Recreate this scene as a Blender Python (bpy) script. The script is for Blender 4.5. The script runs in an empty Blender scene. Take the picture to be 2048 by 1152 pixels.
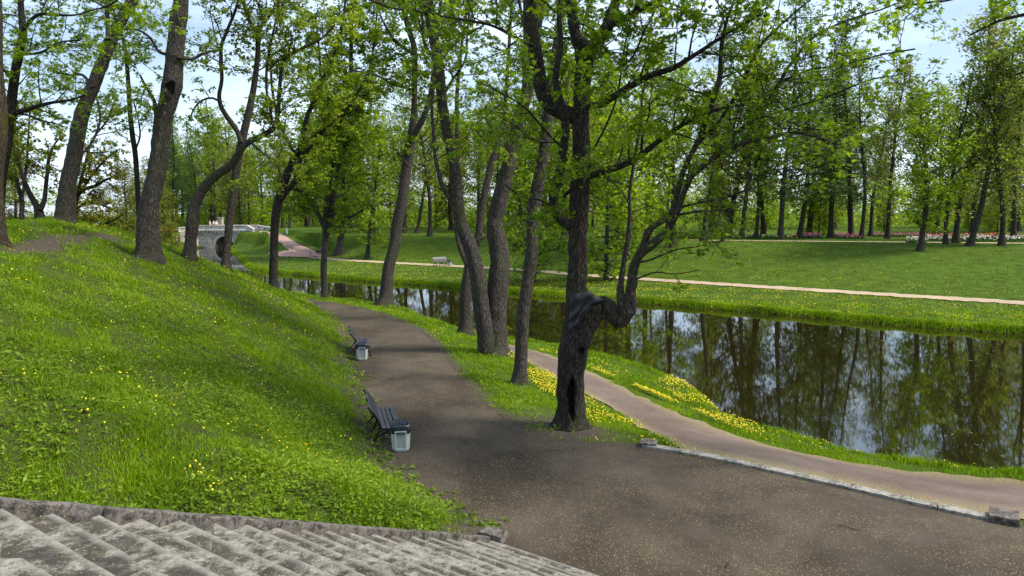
import bpy, bmesh, math, random
import numpy as np
from mathutils import Vector, Matrix, noise
from mathutils.geometry import tessellate_polygon
R = math.radians
scene = bpy.context.scene
COL = scene.collection
# ---------------------------------------------------------------- camera, sky, sun, exposure
cam_d = bpy.data.cameras.new("camera"); cam = bpy.data.objects.new("camera", cam_d); COL.objects.link(cam)
cam.location = (0, 0, 4.75); cam.rotation_euler = (R(90-6.1), 0, 0)
cam_d.sensor_width = 36; cam_d.lens = 36*1409/2048; cam_d.clip_start = .05; cam_d.clip_end = 5000
scene.camera = cam
SUN_EL, SUN_AZ = R(52), math.atan2(-.12, .97)      # direction towards the sun, angle from +X
w = bpy.data.worlds.new("World"); scene.world = w; w.use_nodes = True
nt = w.node_tree; nt.nodes.clear()
def N(t, typ, **kw):
    n = t.nodes.new(typ)
    for k, v in kw.items(): setattr(n, k, v)
    return n
sky = N(nt, 'ShaderNodeTexSky', sky_type='NISHITA', sun_disc=False, sun_elevation=SUN_EL, sun_rotation=R(90)-SUN_AZ, air_density=1.0, dust_density=1.5, ozone_density=1.5)
tc = N(nt, 'ShaderNodeTexCoord'); mp = N(nt, 'ShaderNodeMapping'); mp.inputs['Scale'].default_value = (1, 1, 2.6)
nz = N(nt, 'ShaderNodeTexNoise'); nz.inputs['Scale'].default_value = 2.6; nz.inputs['Detail'].default_value = 7; nz.inputs['Roughness'].default_value = .6
cr = N(nt, 'ShaderNodeValToRGB'); cr.color_ramp.elements[0].position = .38; cr.color_ramp.elements[1].position = .66
cr.color_ramp.elements[0].color = (.12,.12,.12,1); cr.color_ramp.elements[1].color = (.85,.85,.85,1)
mx = N(nt, 'ShaderNodeMixRGB'); mx.inputs['Color2'].default_value = (6.6, 7.9, 9.9, 1)
bg = N(nt, 'ShaderNodeBackground'); bg.inputs['Strength'].default_value = .12; out = N(nt, 'ShaderNodeOutputWorld')
L = nt.links.new
L(tc.outputs['Generated'], mp.inputs['Vector']); L(mp.outputs[0], nz.inputs['Vector']); L(nz.outputs['Fac'], cr.inputs['Fac'])
L(cr.outputs[0], mx.inputs['Fac']); L(sky.outputs[0], mx.inputs['Color1']); L(mx.outputs[0], bg.inputs['Color']); L(bg.outputs[0], out.inputs['Surface'])
sd = bpy.data.lights.new("sun", 'SUN'); sun = bpy.data.objects.new("sun", sd); COL.objects.link(sun)
sd.energy = 3.3; sd.angle = R(13.0); sd.color = (1, .94, .84)
sv = Vector((math.cos(SUN_EL)*math.cos(SUN_AZ), math.cos(SUN_EL)*math.sin(SUN_AZ), math.sin(SUN_EL)))
sun.rotation_euler = sv.to_track_quat('Z', 'Y').to_euler()
scene.view_settings.view_transform = 'Standard'; scene.view_settings.look = 'None'
scene.view_settings.exposure = 0.72; scene.view_settings.gamma = 1
scene.render.engine = 'CYCLES'
scene.cycles.max_bounces = 6; scene.cycles.transparent_max_bounces = 4; scene.cycles.caustics_reflective = False; scene.cycles.caustics_refractive = False
# ---------------------------------------------------------------- plan of the place
F_PX = 1409.0; CAM_Z = 4.75; PITCH = math.radians(6.1)
_cp, _sp = math.cos(PITCH), math.sin(PITCH)
def ray(px, py):                                  # view ray through a point of the 2048 x 1152 survey picture
    a = (px-1024.0)/F_PX; b = (576.0-py)/F_PX
    return np.array([a, _cp+b*_sp, -_sp+b*_cp])
def atz(px, py, z):                               # the point of height z along it
    d = ray(px, py); t = (z-CAM_Z)/d[2]
    return np.array([d[0]*t, d[1]*t, z])
def aty(px, py, Y):                               # the point at distance Y along it
    d = ray(px, py); t = Y/d[1]
    return np.array([d[0]*t, Y, CAM_Z+d[2]*t])
def project(p):
    x, y, z = p[0], p[1], p[2]-CAM_Z
    dep = y*_cp - z*_sp; up = y*_sp + z*_cp
    return 1024+F_PX*x/dep, 576-F_PX*up/dep
def P2(lst, z): return np.array([atz(a, b, z)[:2] for a, b in lst])
def seg_dist(X, Y, pl):
    best = np.full(X.shape, 1e9)
    for i in range(len(pl)-1):
        ax, ay = pl[i]; bx, by = pl[i+1]; dx, dy = bx-ax, by-ay
        t = np.clip(((X-ax)*dx+(Y-ay)*dy)/(dx*dx+dy*dy+1e-12), 0, 1)
        best = np.minimum(best, np.hypot(X-ax-t*dx, Y-ay-t*dy))
    return best
def seg_near(X, Y, pl, zz):                        # distance and interpolated height
    best = np.full(X.shape, 1e9); zo = np.zeros(X.shape)
    for i in range(len(pl)-1):
        ax, ay = pl[i]; bx, by = pl[i+1]; dx, dy = bx-ax, by-ay
        t = np.clip(((X-ax)*dx+(Y-ay)*dy)/(dx*dx+dy*dy+1e-12), 0, 1)
        d = np.hypot(X-ax-t*dx, Y-ay-t*dy); m = d < best
        zo = np.where(m, zz[i]*(1-t)+zz[i+1]*t, zo); best = np.where(m, d, best)
    return best, zo
def inside(X, Y, pg):
    r = np.zeros(X.shape, bool); n = len(pg); j = n-1
    for i in range(n):
        xi, yi = pg[i]; xj, yj = pg[j]
        c = ((yi > Y) != (yj > Y)) & (X < (xj-xi)*(Y-yi)/((yj-yi) if abs(yj-yi) > 1e-9 else 1e-9)+xi)
        r ^= c; j = i
    return r
def ring_dist(X, Y, pg): return seg_dist(X, Y, np.vstack([pg, pg[:1]]))
def smooth_pl(pl, n=3):
    pl = np.asarray(pl, float)
    for _ in range(n):
        q = [pl[0]]
        for i in range(len(pl)-1):
            q.append(pl[i]*.75+pl[i+1]*.25); q.append(pl[i]*.25+pl[i+1]*.75)
        q.append(pl[-1]); pl = np.array(q)
    return pl
def sstep(t): t = np.clip(t, 0, 1); return t*t*(3-2*t)
WATER_Z = -1.1
# upper path and plaza (level 0)
UP_L = smooth_pl(P2([(1010,1066),(950,1050),(870,1000),(790,950),(765,915),(742,862),(722,800),(712,745),(700,700),(690,655),(668,634),(636,612),(600,600)], 0), 2)
UP_R = smooth_pl(P2([(590,598.5),(640,603),(700,612),(760,627),(810,647),(850,668),(882,700),(905,735),(940,780),(985,825),(1040,855),(1110,880),(1190,893),(1280,893)], 0), 2)
STONE = P2([(1283,894),(1420,917),(1560,948),(1700,979),(1850,1014),(1992,1044)], 0)
far_l = np.array([[-16.5,41.5],[-24,45],[-34,49]]); far_r = np.array([[-34,51.5],[-24,48],[-16.8,43.8]])
STAIR_N = np.array([.575,.818]); STAIR_T = np.array([.818,-.575])
P0 = atz(985,1084,0)[:2]                           # foot of the stairs at the side curb
PLAZA = np.vstack([P0+STAIR_N*-.3-STAIR_T*.3, UP_L, far_l, far_r, UP_R, STONE, [[11.5,9.0],[16,4.5],[16,-4],[9.5,-6]], P0+STAIR_N*-.3+STAIR_T*14])
FOOT = np.vstack([[P0-STAIR_N*14, P0-STAIR_N*.4], UP_L, far_l, [[-60,58],[-130,70],[-130,-40],[-10,-40]]])
# pond
near_b = smooth_pl(P2([(455,538),(500,556),(560,580),(640,594),(750,606),(820,618),(900,651),(1000,676),(1100,688),(1200,704),(1300,736),(1380,766),(1432,798),(1452,824),(1520,851),(1620,881),(1750,911),(1900,933),(2048,943),(2300,962)], -.75), 2)
far_b = smooth_pl(P2([(2500,712),(2300,692),(2048,669),(1900,660),(1700,642),(1500,625),(1300,608),(1100,594),(980,581),(850,571),(700,561),(600,551),(530,545),(488,533),(489,524),(478,514),(466,507),(461,500),(462,493)], WATER_Z), 2)
POND = np.vstack([[[80,24],[80,9],[45,11],[24,13.2]], near_b[::-1], [[-22,50],[-32,56],[-42,66],[-49,80],[-52.5,95],[-52,110],[-51.4,118],[-50.3,135],[-58,160],[-48,160],[-46.6,135]], far_b[::-1], [[50,26.5]]])
FAR = np.vstack([far_b, [[-46.6,135],[-50,400],[-50,2500],[2500,2500],[2500,22],[80,24],[50,26.5]]])
# far path and the plateau behind it
FP = smooth_pl(P2([(3000,672),(2500,640),(2048,607),(1800,592),(1500,573),(1300,560),(1176,552),(1060,541),(900,532.5),(800,527),(690,521),(630,516)], -.4), 2)
CREST = P2([(520,467),(600,469),(700,470),(900,473),(1200,478),(1400,482),(1700,487),(2048,490),(2600,497)], 1.9)
BEYOND = np.vstack([FP, [atz(590,503,-.4)[:2]+[-1,1.5], [-46,118], [-46,2500], [2500,2500],[2500,30],[60,30]]])
PLATEAU = np.vstack([CREST, [[2500,60],[2500,2500],[-44,2500],[-44,125]]])
RAMP = np.vstack([[atz(625,510,-.38)[:2], atz(592,494,.0)[:2], atz(563,478,.75)[:2], atz(540,466,1.4)[:2]], [[-42.2,116.8],[-43.6,119.8],[-46,120.6]]])
RAMP_Z = [-.38,.0,.75,1.35,1.66,1.74,1.74]
def height(X, Y):
    X = np.asarray(X, float); Y = np.asarray(Y, float)
    iw = inside(X, Y, POND); dwr = ring_dist(X, Y, POND); dw = np.where(iw, -dwr, dwr)
    # --- near side
    ip = inside(X, Y, PLAZA); du = np.where(ip, 0, ring_dist(X, Y, PLAZA))
    dl = np.maximum(dw-.55, 0)
    t = du/(du+dl+1e-6)
    zn = -.62*sstep(t*1.05)
    fi = inside(X, Y, FOOT); df = np.where(fi, ring_dist(X, Y, FOOT), 0)
    h = .43*df+.03*np.sin(X*1.3+Y*.7)*np.minimum(df*.3, 1)+.025*np.sin(X*2.9-Y*2.1)*np.minimum(df*.3, 1)
    top = 3.9+.32*sstep((-X-9)/10)+.06*np.sin(X*.8)*np.sin(Y*.6)
    top = top-sstep((Y-38-(-X-14)*.6)/16)*2.4
    h = -np.log(np.exp(-h/.28)+np.exp(-top/.28))*.28
    h = np.where(df > 0, np.maximum(h, 0), 0)+.42*np.exp(-((X+13.2)**2+(Y-29)**2)/45)*sstep(df/4)
    zn = np.where(fi, h, zn)
    # --- land left of the channel
    zl = np.minimum(1.85, -1.1+.42*np.maximum(dw, 0))
    zn = np.where((Y > 70) & (X < -30), np.where(fi, np.maximum(zl, np.minimum(zn,1.85)), zl), zn)
    # --- far side
    inf = inside(X, Y, FAR); be = inside(X, Y, BEYOND); dp = seg_dist(X, Y, FP)
    pl = inside(X, Y, PLATEAU); dc = np.where(pl, 0, seg_dist(X, Y, CREST))
    z1 = -.82+.42*sstep(np.maximum(dw-.4,0)/(np.maximum(dw-.4,0)+np.maximum(dp-1.2,0)+1e-6))
    db = np.maximum(dp-1.6, 0)
    z2 = -.4+2.3*sstep(db/(db+dc+1e-6)*.97+.03*(db > 0)*np.minimum(db,1))
    zf = np.where(be, z2, z1)
    dr, zr = seg_near(X, Y, RAMP, RAMP_Z)
    zf = np.maximum(zf, np.minimum(zr - .5*np.maximum(dr-2.3, 0), -.6+.62*np.maximum(dw-.3,0)))
    zf = np.where(dr < 2.3, zr*.8+zf*.2, zf)
    z = np.where(inf, zf, zn)
    # --- banks and pond bed
    lip = -1.12+np.minimum(np.maximum(dw, 0), .8)*1.15
    z = np.where(dw < .8, np.minimum(z, lip), z)
    z = np.where(dw < 0, -1.12-np.minimum(-dw*.6, 1.1), z)
    z = np.where(ip, z-.07*sstep(ring_dist(X, Y, PLAZA)/.3), z)
    # --- under the stairs
    s = -((X-P0[0])*STAIR_N[0]+(Y-P0[1])*STAIR_N[1]); w = (X-P0[0])*STAIR_T[0]+(Y-P0[1])*STAIR_T[1]
    st = np.clip(s*.44-.5, -.5, 2.6)
    z = np.where((s > -.1) & (w > -.14), st, z)
    return z
def lines(*spec):
    out = []
    for a, b, st in spec: out.append(np.arange(a, b-1e-6, st))
    return np.concatenate(out)
GX = lines((-1500,-220,80),(-220,-72,6),(-72,-36,.7),(-36,-17,.4),(-17,30,.2),(30,80,.8),(80,240,8),(240,1501,90))
GY = lines((-30,3,1.5),(3,46,.2),(46,76,.4),(76,128,.7),(128,300,8),(300,1501,100))
_gx, _gy = np.meshgrid(GX, GY)
GZ = height(_gx.ravel(), _gy.ravel()).reshape(_gx.shape)
def gz(X, Y):
    X = np.atleast_1d(np.asarray(X, float)); Y = np.atleast_1d(np.asarray(Y, float))
    i = np.clip(np.searchsorted(GX, X)-1, 0, len(GX)-2); j = np.clip(np.searchsorted(GY, Y)-1, 0, len(GY)-2)
    u = np.clip((X-GX[i])/(GX[i+1]-GX[i]), 0, 1); v = np.clip((Y-GY[j])/(GY[j+1]-GY[j]), 0, 1)
    return (GZ[j,i]*(1-u)+GZ[j,i+1]*u)*(1-v)+(GZ[j+1,i]*(1-u)+GZ[j+1,i+1]*u)*v
def g1(x, y): return float(gz(x, y)[0])
def hit(px, py, lo=3.0, hi=500.0):
    d = ray(px, py); t = lo*(hi/lo)**np.linspace(0, 1, 3000)
    X, Y, Z = d[0]*t, d[1]*t, CAM_Z+d[2]*t
    k = np.nonzero(Z < gz(X, Y))[0]; k = k[0] if len(k) else len(t)-1
    return np.array([X[k], Y[k], gz(X[k], Y[k])[0]])
# ---------------------------------------------------------------- mesh and object helpers
def mesh_np(name, V, F, smooth=False):
    V = np.asarray(V, np.float32); F = np.asarray(F, np.int32)
    me = bpy.data.meshes.new(name); nf, k = F.shape
    me.vertices.add(len(V)); me.vertices.foreach_set('co', V.ravel())
    me.loops.add(nf*k); me.loops.foreach_set('vertex_index', F.ravel())
    me.polygons.add(nf); me.polygons.foreach_set('loop_start', np.arange(0, nf*k, k, dtype=np.int32))
    me.polygons.foreach_set('loop_total', np.full(nf, k, np.int32))
    if smooth: me.polygons.foreach_set('use_smooth', np.ones(nf, bool))
    me.update(calc_edges=True); me.validate(verbose=False)
    return me
def tag(o, label=None, cat=None, group=None, kind=None):
    for k, v in (('label', label), ('category', cat), ('group', group), ('kind', kind)):
        if v: o[k] = v
    return o
def link(name, me, mat=None, parent=None):
    o = bpy.data.objects.new(name, me); COL.objects.link(o)
    if mat is not None and me is not None and not me.materials: me.materials.append(mat)
    if parent is not None: o.parent = parent
    return o
def thing(name, label, cat, loc=(0,0,0), rz=0, group=None):
    o = bpy.data.objects.new(name, None); COL.objects.link(o); o.empty_display_size = .2
    o.location = loc; o.rotation_euler = (0, 0, rz)
    return tag(o, label, cat, group)
def copy_tree(o, parent=None):
    c = o.copy(); COL.objects.link(c); c.parent = parent
    for k in KIDS.get(o.name, [ch for ch in o.children]): copy_tree(k, c)
    return c
KIDS = {}
def bm_mesh(name, bm, smooth=False):
    me = bpy.data.meshes.new(name); bmesh.ops.recalc_face_normals(bm, faces=bm.faces); bm.to_mesh(me); bm.free()
    if smooth:
        for p in me.polygons: p.use_smooth = True
    return me
def box(bm, c, s, rot=None, bev=0):
    m = Matrix.Translation(c) @ (rot.to_4x4() if rot is not None else Matrix.Identity(4)) @ Matrix.Diagonal((s[0], s[1], s[2], 1))
    r = bmesh.ops.create_cube(bm, size=1, matrix=m)
    if bev:
        es = list({e for v in r['verts'] for e in v.link_edges})
        bmesh.ops.bevel(bm, geom=es, offset=bev, segments=2, affect='EDGES', profile=.6)
def prism(bm, pts, d0, d1, f=lambda u, v, d: (u, d, v)):
    a = [bm.verts.new(f(u, v, d0)) for u, v in pts]; b = [bm.verts.new(f(u, v, d1)) for u, v in pts]
    n = len(pts); bm.faces.new(a); bm.faces.new(b[::-1])
    for i in range(n): bm.faces.new((a[i], b[i], b[(i+1) % n], a[(i+1) % n]))
# ---------------------------------------------------------------- materials
def mat(name):
    m = bpy.data.materials.new(name); m.use_nodes = True; t = m.node_tree; b = t.nodes['Principled BSDF']; return m, t, b
def ramp(t, src, stops):
    r = N(t, 'ShaderNodeValToRGB'); e = r.color_ramp.elements
    while len(e) < len(stops): e.new(.5)
    for el, (p, c) in zip(e, stops): el.position = p; el.color = (*c, 1)
    t.links.new(src, r.inputs['Fac']); return r.outputs[0]
def noi(t, vec, scale, detail=4, rough=.55, dist=0):
    n = N(t, 'ShaderNodeTexNoise'); n.inputs['Scale'].default_value = scale; n.inputs['Detail'].default_value = detail
    n.inputs['Roughness'].default_value = rough; n.inputs['Distortion'].default_value = dist
    if vec is not None: t.links.new(vec, n.inputs['Vector'])
    return n.outputs['Fac']
def coords(t, scale=(1,1,1), which='Object'):
    c = N(t, 'ShaderNodeTexCoord'); m = N(t, 'ShaderNodeMapping'); m.inputs['Scale'].default_value = scale
    t.links.new(c.outputs[which], m.inputs['Vector']); return m.outputs[0]
def mixc(t, fac, a, b, mode='MIX'):
    m = N(t, 'ShaderNodeMixRGB', blend_type=mode)
    for s, v in ((m.inputs['Fac'], fac), (m.inputs['Color1'], a), (m.inputs['Color2'], b)):
        if isinstance(v, (int, float)): s.default_value = v
        elif isinstance(v, tuple): s.default_value = (*v, 1)
        else: t.links.new(v, s)
    return m.outputs[0]
def mth(t, op, a, b=0.0, clamp=False):
    m = N(t, 'ShaderNodeMath', operation=op); m.use_clamp = clamp
    for s, v in ((m.inputs[0], a), (m.inputs[1], b)):
        if isinstance(v, (int, float)): s.default_value = v
        else: t.links.new(v, s)
    return m.outputs[0]
def bump(t, b, h, strength, dist):
    n = N(t, 'ShaderNodeBump'); n.inputs['Strength'].default_value = strength; n.inputs['Distance'].default_value = dist
    t.links.new(h, n.inputs['Height']); t.links.new(n.outputs[0], b.inputs['Normal'])
def bark(name, dark, mid, light, moss=(.06,.07,.015), moss_amt=.25, scale=1.0):
    m, t, b = mat(name); v = coords(t, (1,1,.11))
    vo = N(t, 'ShaderNodeTexVoronoi', feature='DISTANCE_TO_EDGE'); vo.inputs['Scale'].default_value = 38*scale
    wv = N(t, 'ShaderNodeMixRGB'); wv.inputs['Fac'].default_value = .07; t.links.new(v, wv.inputs['Color1'])
    nn = N(t, 'ShaderNodeTexNoise'); nn.inputs['Scale'].default_value = 5; t.links.new(v, nn.inputs['Vector']); t.links.new(nn.outputs['Color'], wv.inputs['Color2'])
    t.links.new(wv.outputs[0], vo.inputs['Vector'])
    fine = noi(t, coords(t, (1,1,.22)), 38*scale, 6, .7)
    ridge = mth(t, 'MINIMUM', mth(t, 'MULTIPLY', vo.outputs['Distance'], 3.2), 1.0)
    h = mth(t, 'ADD', mth(t, 'MULTIPLY', ridge, .65), mth(t, 'MULTIPLY', fine, .5))
    col = ramp(t, h, [(.18, dark), (.55, mid), (.95, light)])
    big = noi(t, coords(t, (1,1,.5)), 1.6, 4)
    col = mixc(t, mth(t, 'MULTIPLY', ramp(t, big, [(.5, (0,0,0)), (.68, (1,1,1))]), moss_amt*2), col, moss)
    lich = noi(t, coords(t), 17, 5, .7)
    col = mixc(t, ramp(t, lich, [(.6, (0,0,0)), (.68, (.55,.55,.55))]), col, (.26,.26,.23))
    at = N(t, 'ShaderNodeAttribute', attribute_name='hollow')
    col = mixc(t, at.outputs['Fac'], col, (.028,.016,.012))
    t.links.new(col, b.inputs['Base Color']); b.inputs['Roughness'].default_value = .92; b.inputs['Specular IOR Level'].default_value = .2
    bump(t, b, h, 1.0, .035); return m
def leafm(name, c1, c2, c3, trans=.45):
    m, t, b = mat(name)
    g = N(t, 'ShaderNodeNewGeometry'); oi = N(t, 'ShaderNodeObjectInfo')
    cl = noi(t, coords(t), .55, 3)
    f = mth(t, 'ADD', mth(t, 'MULTIPLY', g.outputs['Random Per Island'], .55), mth(t, 'MULTIPLY', mth(t, 'SUBTRACT', cl, .5), 1.5))
    f = mth(t, 'ADD', f, mth(t, 'ADD', .08, mth(t, 'MULTIPLY', oi.outputs['Random'], .28)))
    col = ramp(t, f, [(.1, c1), (.5, c2), (.95, c3)])
    t.links.new(col, b.inputs['Base Color']); b.inputs['Roughness'].default_value = .5; b.inputs['Specular IOR Level'].default_value = .3
    tr = N(t, 'ShaderNodeBsdfTranslucent'); ms = N(t, 'ShaderNodeMixShader'); ms.inputs[0].default_value = trans
    t.links.new(mixc(t, 1.0, col, (1.25,1.2,.6), 'MULTIPLY'), tr.inputs['Color'])
    o = t.nodes['Material Output']; t.links.new(b.outputs[0], ms.inputs[1]); t.links.new(tr.outputs[0], ms.inputs[2]); t.links.new(ms.outputs[0], o.inputs['Surface'])
    return m
def plain(name, c, rough=.6, metal=0, var=.15, scale=30, bmp=.1):
    m, t, b = mat(name); n = noi(t, coords(t), scale, 5, .65)
    d = tuple(x*(1-var*1.6) for x in c); l = tuple(min(1, x*(1+var*1.4)) for x in c)
    t.links.new(ramp(t, n, [(.3, d), (.7, l)]), b.inputs['Base Color'])
    b.inputs['Roughness'].default_value = rough; b.inputs['Metallic'].default_value = metal
    if bmp: bump(t, b, n, bmp, .01)
    return m
M = {}
M['bark_grey'] = bark('bark_grey', (.014,.011,.009), (.068,.057,.047), (.15,.128,.108), moss_amt=.2)
M['bark_brown'] = bark('bark_brown', (.012,.009,.007), (.065,.052,.04), (.15,.125,.10), moss_amt=.25)
M['bark_dark'] = bark('bark_dark', (.008,.006,.005), (.038,.03,.024), (.095,.08,.066), moss_amt=.2)
M['bark_mossy'] = bark('bark_mossy', (.01,.008,.005), (.06,.046,.03), (.12,.095,.06), moss=(.07,.06,.012), moss_amt=.5)
M['bark_far'] = bark('bark_far', (.012,.01,.008), (.045,.038,.03), (.10,.085,.07), moss_amt=.15, scale=.6)
M['leaf_maple'] = leafm('leaf_maple', (.07,.125,.005), (.165,.275,.010), (.29,.41,.017), .58)
M['leaf_bright'] = leafm('leaf_bright', (.09,.15,.007), (.205,.315,.010), (.34,.45,.02), .58)
M['leaf_lime'] = leafm('leaf_lime', (.10,.15,.012), (.205,.295,.020), (.33,.41,.04), .58)
M['leaf_pale'] = leafm('leaf_pale', (.13,.16,.035), (.24,.28,.06), (.34,.37,.10), .55)
M['leaf_olive'] = leafm('leaf_olive', (.08,.09,.008), (.18,.19,.014), (.28,.27,.025), .5)
M['leaf_larch'] = leafm('leaf_larch', (.05,.10,.025), (.10,.18,.045), (.17,.26,.075), .5)
# grass ground
def ground_mat():
    m, t, b = mat('grass_ground'); v = coords(t)
    c = ramp(t, noi(t, v, .9, 6, .65), [(.28, (.050,.078,.008)), (.5, (.068,.118,.010)), (.72, (.10,.165,.013))])
    f = ramp(t, noi(t, v, 28, 4, .7), [(.3, (.45,.45,.45)), (.7, (1.35,1.35,1.35))])
    c = mixc(t, 1.0, c, f, 'MULTIPLY')
    soil = ramp(t, noi(t, v, .45, 6, .7), [(.52, (0,0,0)), (.66, (.85,.85,.85))])
    g = N(t, 'ShaderNodeNewGeometry'); sep = N(t, 'ShaderNodeSeparateXYZ'); t.links.new(g.outputs['Position'], sep.inputs[0])
    near = mth(t, 'LESS_THAN', sep.outputs['Y'], 40)
    c = mixc(t, mth(t, 'MULTIPLY', ramp(t, noi(t, v, 5, 6, .75), [(.38, (.1,.1,.1)), (.55, (.95,.95,.95))]), mth(t, 'LESS_THAN', sep.outputs['X'], -1.0)), c, (.05,.034,.020)) if False else c
    sl_ = mth(t, 'MULTIPLY', near, mth(t, 'GREATER_THAN', sep.outputs['Z'], .12))
    c = mixc(t, mth(t, 'MULTIPLY', sl_, ramp(t, noi(t, v, 6, 8, .85), [(.42, (.0,.0,.0)), (.60, (.8,.8,.8))])), c, (.050,.034,.021))
    at = N(t, 'ShaderNodeAttribute', attribute_name='soil')
    c = mixc(t, at.outputs['Fac'], c, mixc(t, 1.0, (.095,.075,.056), f, 'MULTIPLY'))
    wet = mth(t, 'LESS_THAN', sep.outputs['Z'], mth(t, 'ADD', -1.0, mth(t, 'MULTIPLY', noi(t, v, 5, 4), .28)))
    c = mixc(t, mth(t, 'MULTIPLY', wet, mth(t, 'LESS_THAN', sep.outputs['Z'], -.7)), c, (.03,.022,.012))
    t.links.new(c, b.inputs['Base Color']); b.inputs['Roughness'].default_value = .95; b.inputs['Specular IOR Level'].default_value = .1
    bump(t, b, noi(t, v, 14, 6, .7), .8, .08); return m
M['ground'] = ground_mat()
def gravel(name, c0, c1, petal=(.42,.34,.12), amt=.5, pscale=38, patch=.6):
    m, t, b = mat(name); v = coords(t)
    base = ramp(t, noi(t, v, .45, 8, .68, .4), [(.38, c0), (.62, c1)])
    gr = noi(t, v, 90, 3, .8)
    base = mixc(t, 1.0, base, ramp(t, gr, [(.25, (.55,.55,.55)), (.75, (1.45,1.45,1.45))]), 'MULTIPLY')
    vo = N(t, 'ShaderNodeTexVoronoi'); vo.inputs['Scale'].default_value = pscale; t.links.new(v, vo.inputs['Vector'])
    vo.inputs['Randomness'].default_value = 1
    sp = mth(t, 'LESS_THAN', vo.outputs['Distance'], .23)
    sep = N(t, 'ShaderNodeSeparateColor'); t.links.new(vo.outputs['Color'], sep.inputs[0])
    dens = ramp(t, noi(t, v, patch, 5, .75), [(.40, (.05,.05,.05)), (.68, (min(.95, amt+.3),)*3)])
    keep = mth(t, 'LESS_THAN', sep.outputs[0], dens)
    f = mth(t, 'MULTIPLY', sp, keep)
    c = mixc(t, f, base, petal)
    ea = N(t, 'ShaderNodeAttribute', attribute_name='litter')
    c = mixc(t, mth(t, 'MULTIPLY', ea.outputs['Fac'], ramp(t, noi(t, v, 30, 4, .8), [(.42, (0,0,0)), (.6, (.75,.75,.75))])), c, petal)
    t.links.new(c, b.inputs['Base Color']); b.inputs['Roughness'].default_value = .93; b.inputs['Specular IOR Level'].default_value = .15
    bump(t, b, mth(t, 'ADD', gr, mth(t, 'MULTIPLY', noi(t, v, 6, 4), 2)), .5, .02); return m
M['plaza'] = gravel('dark_gravel', (.046,.035,.025), (.096,.075,.054), amt=.6)
M['lower'] = gravel('grey_gravel', (.12,.088,.07), (.18,.135,.112), petal=(.42,.35,.12), amt=.35)
M['farpath'] = gravel('sandy_gravel', (.33,.25,.18), (.45,.34,.25), petal=(.6,.48,.15), amt=.3, pscale=12)
M['pink'] = gravel('pink_gravel', (.33,.20,.17), (.42,.26,.22), petal=(.4,.3,.25), amt=.1, pscale=12)
M['trail'] = gravel('trail_earth', (.10,.075,.05), (.15,.115,.08), amt=.3)
def water_mat():
    m, t, b = mat('pond_water')
    b.inputs['Base Color'].default_value = (.014,.011,.003,1); b.inputs['Roughness'].default_value = .01; b.inputs['IOR'].default_value = 2.1
    v = coords(t, (1, 2.4, 1)); n1 = noi(t, v, 1.6, 3, .5, .6); n2 = noi(t, v, 7.5, 2, .5, .4)
    g = N(t, 'ShaderNodeNewGeometry')
    # ring ripples where something has just dived
    d = N(t, 'ShaderNodeVectorMath', operation='DISTANCE'); t.links.new(g.outputs['Position'], d.inputs[0]); d.inputs[1].default_value = (RX, RY, WATER_Z)
    rip = mth(t, 'MULTIPLY', mth(t, 'SINE', mth(t, 'MULTIPLY', d.outputs['Value'], 26)), mth(t, 'POWER', 2.718, mth(t, 'MULTIPLY', d.outputs['Value'], -1.1)))
    h = mth(t, 'ADD', mth(t, 'ADD', mth(t, 'MULTIPLY', n1, .9), mth(t, 'MULTIPLY', n2, .25)), mth(t, 'MULTIPLY', rip, .22))
    bump(t, b, h, .013, .035); return m
_r = atz(1680, 835, WATER_Z); RX, RY = float(_r[0]), float(_r[1])
M['water'] = water_mat()
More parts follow.
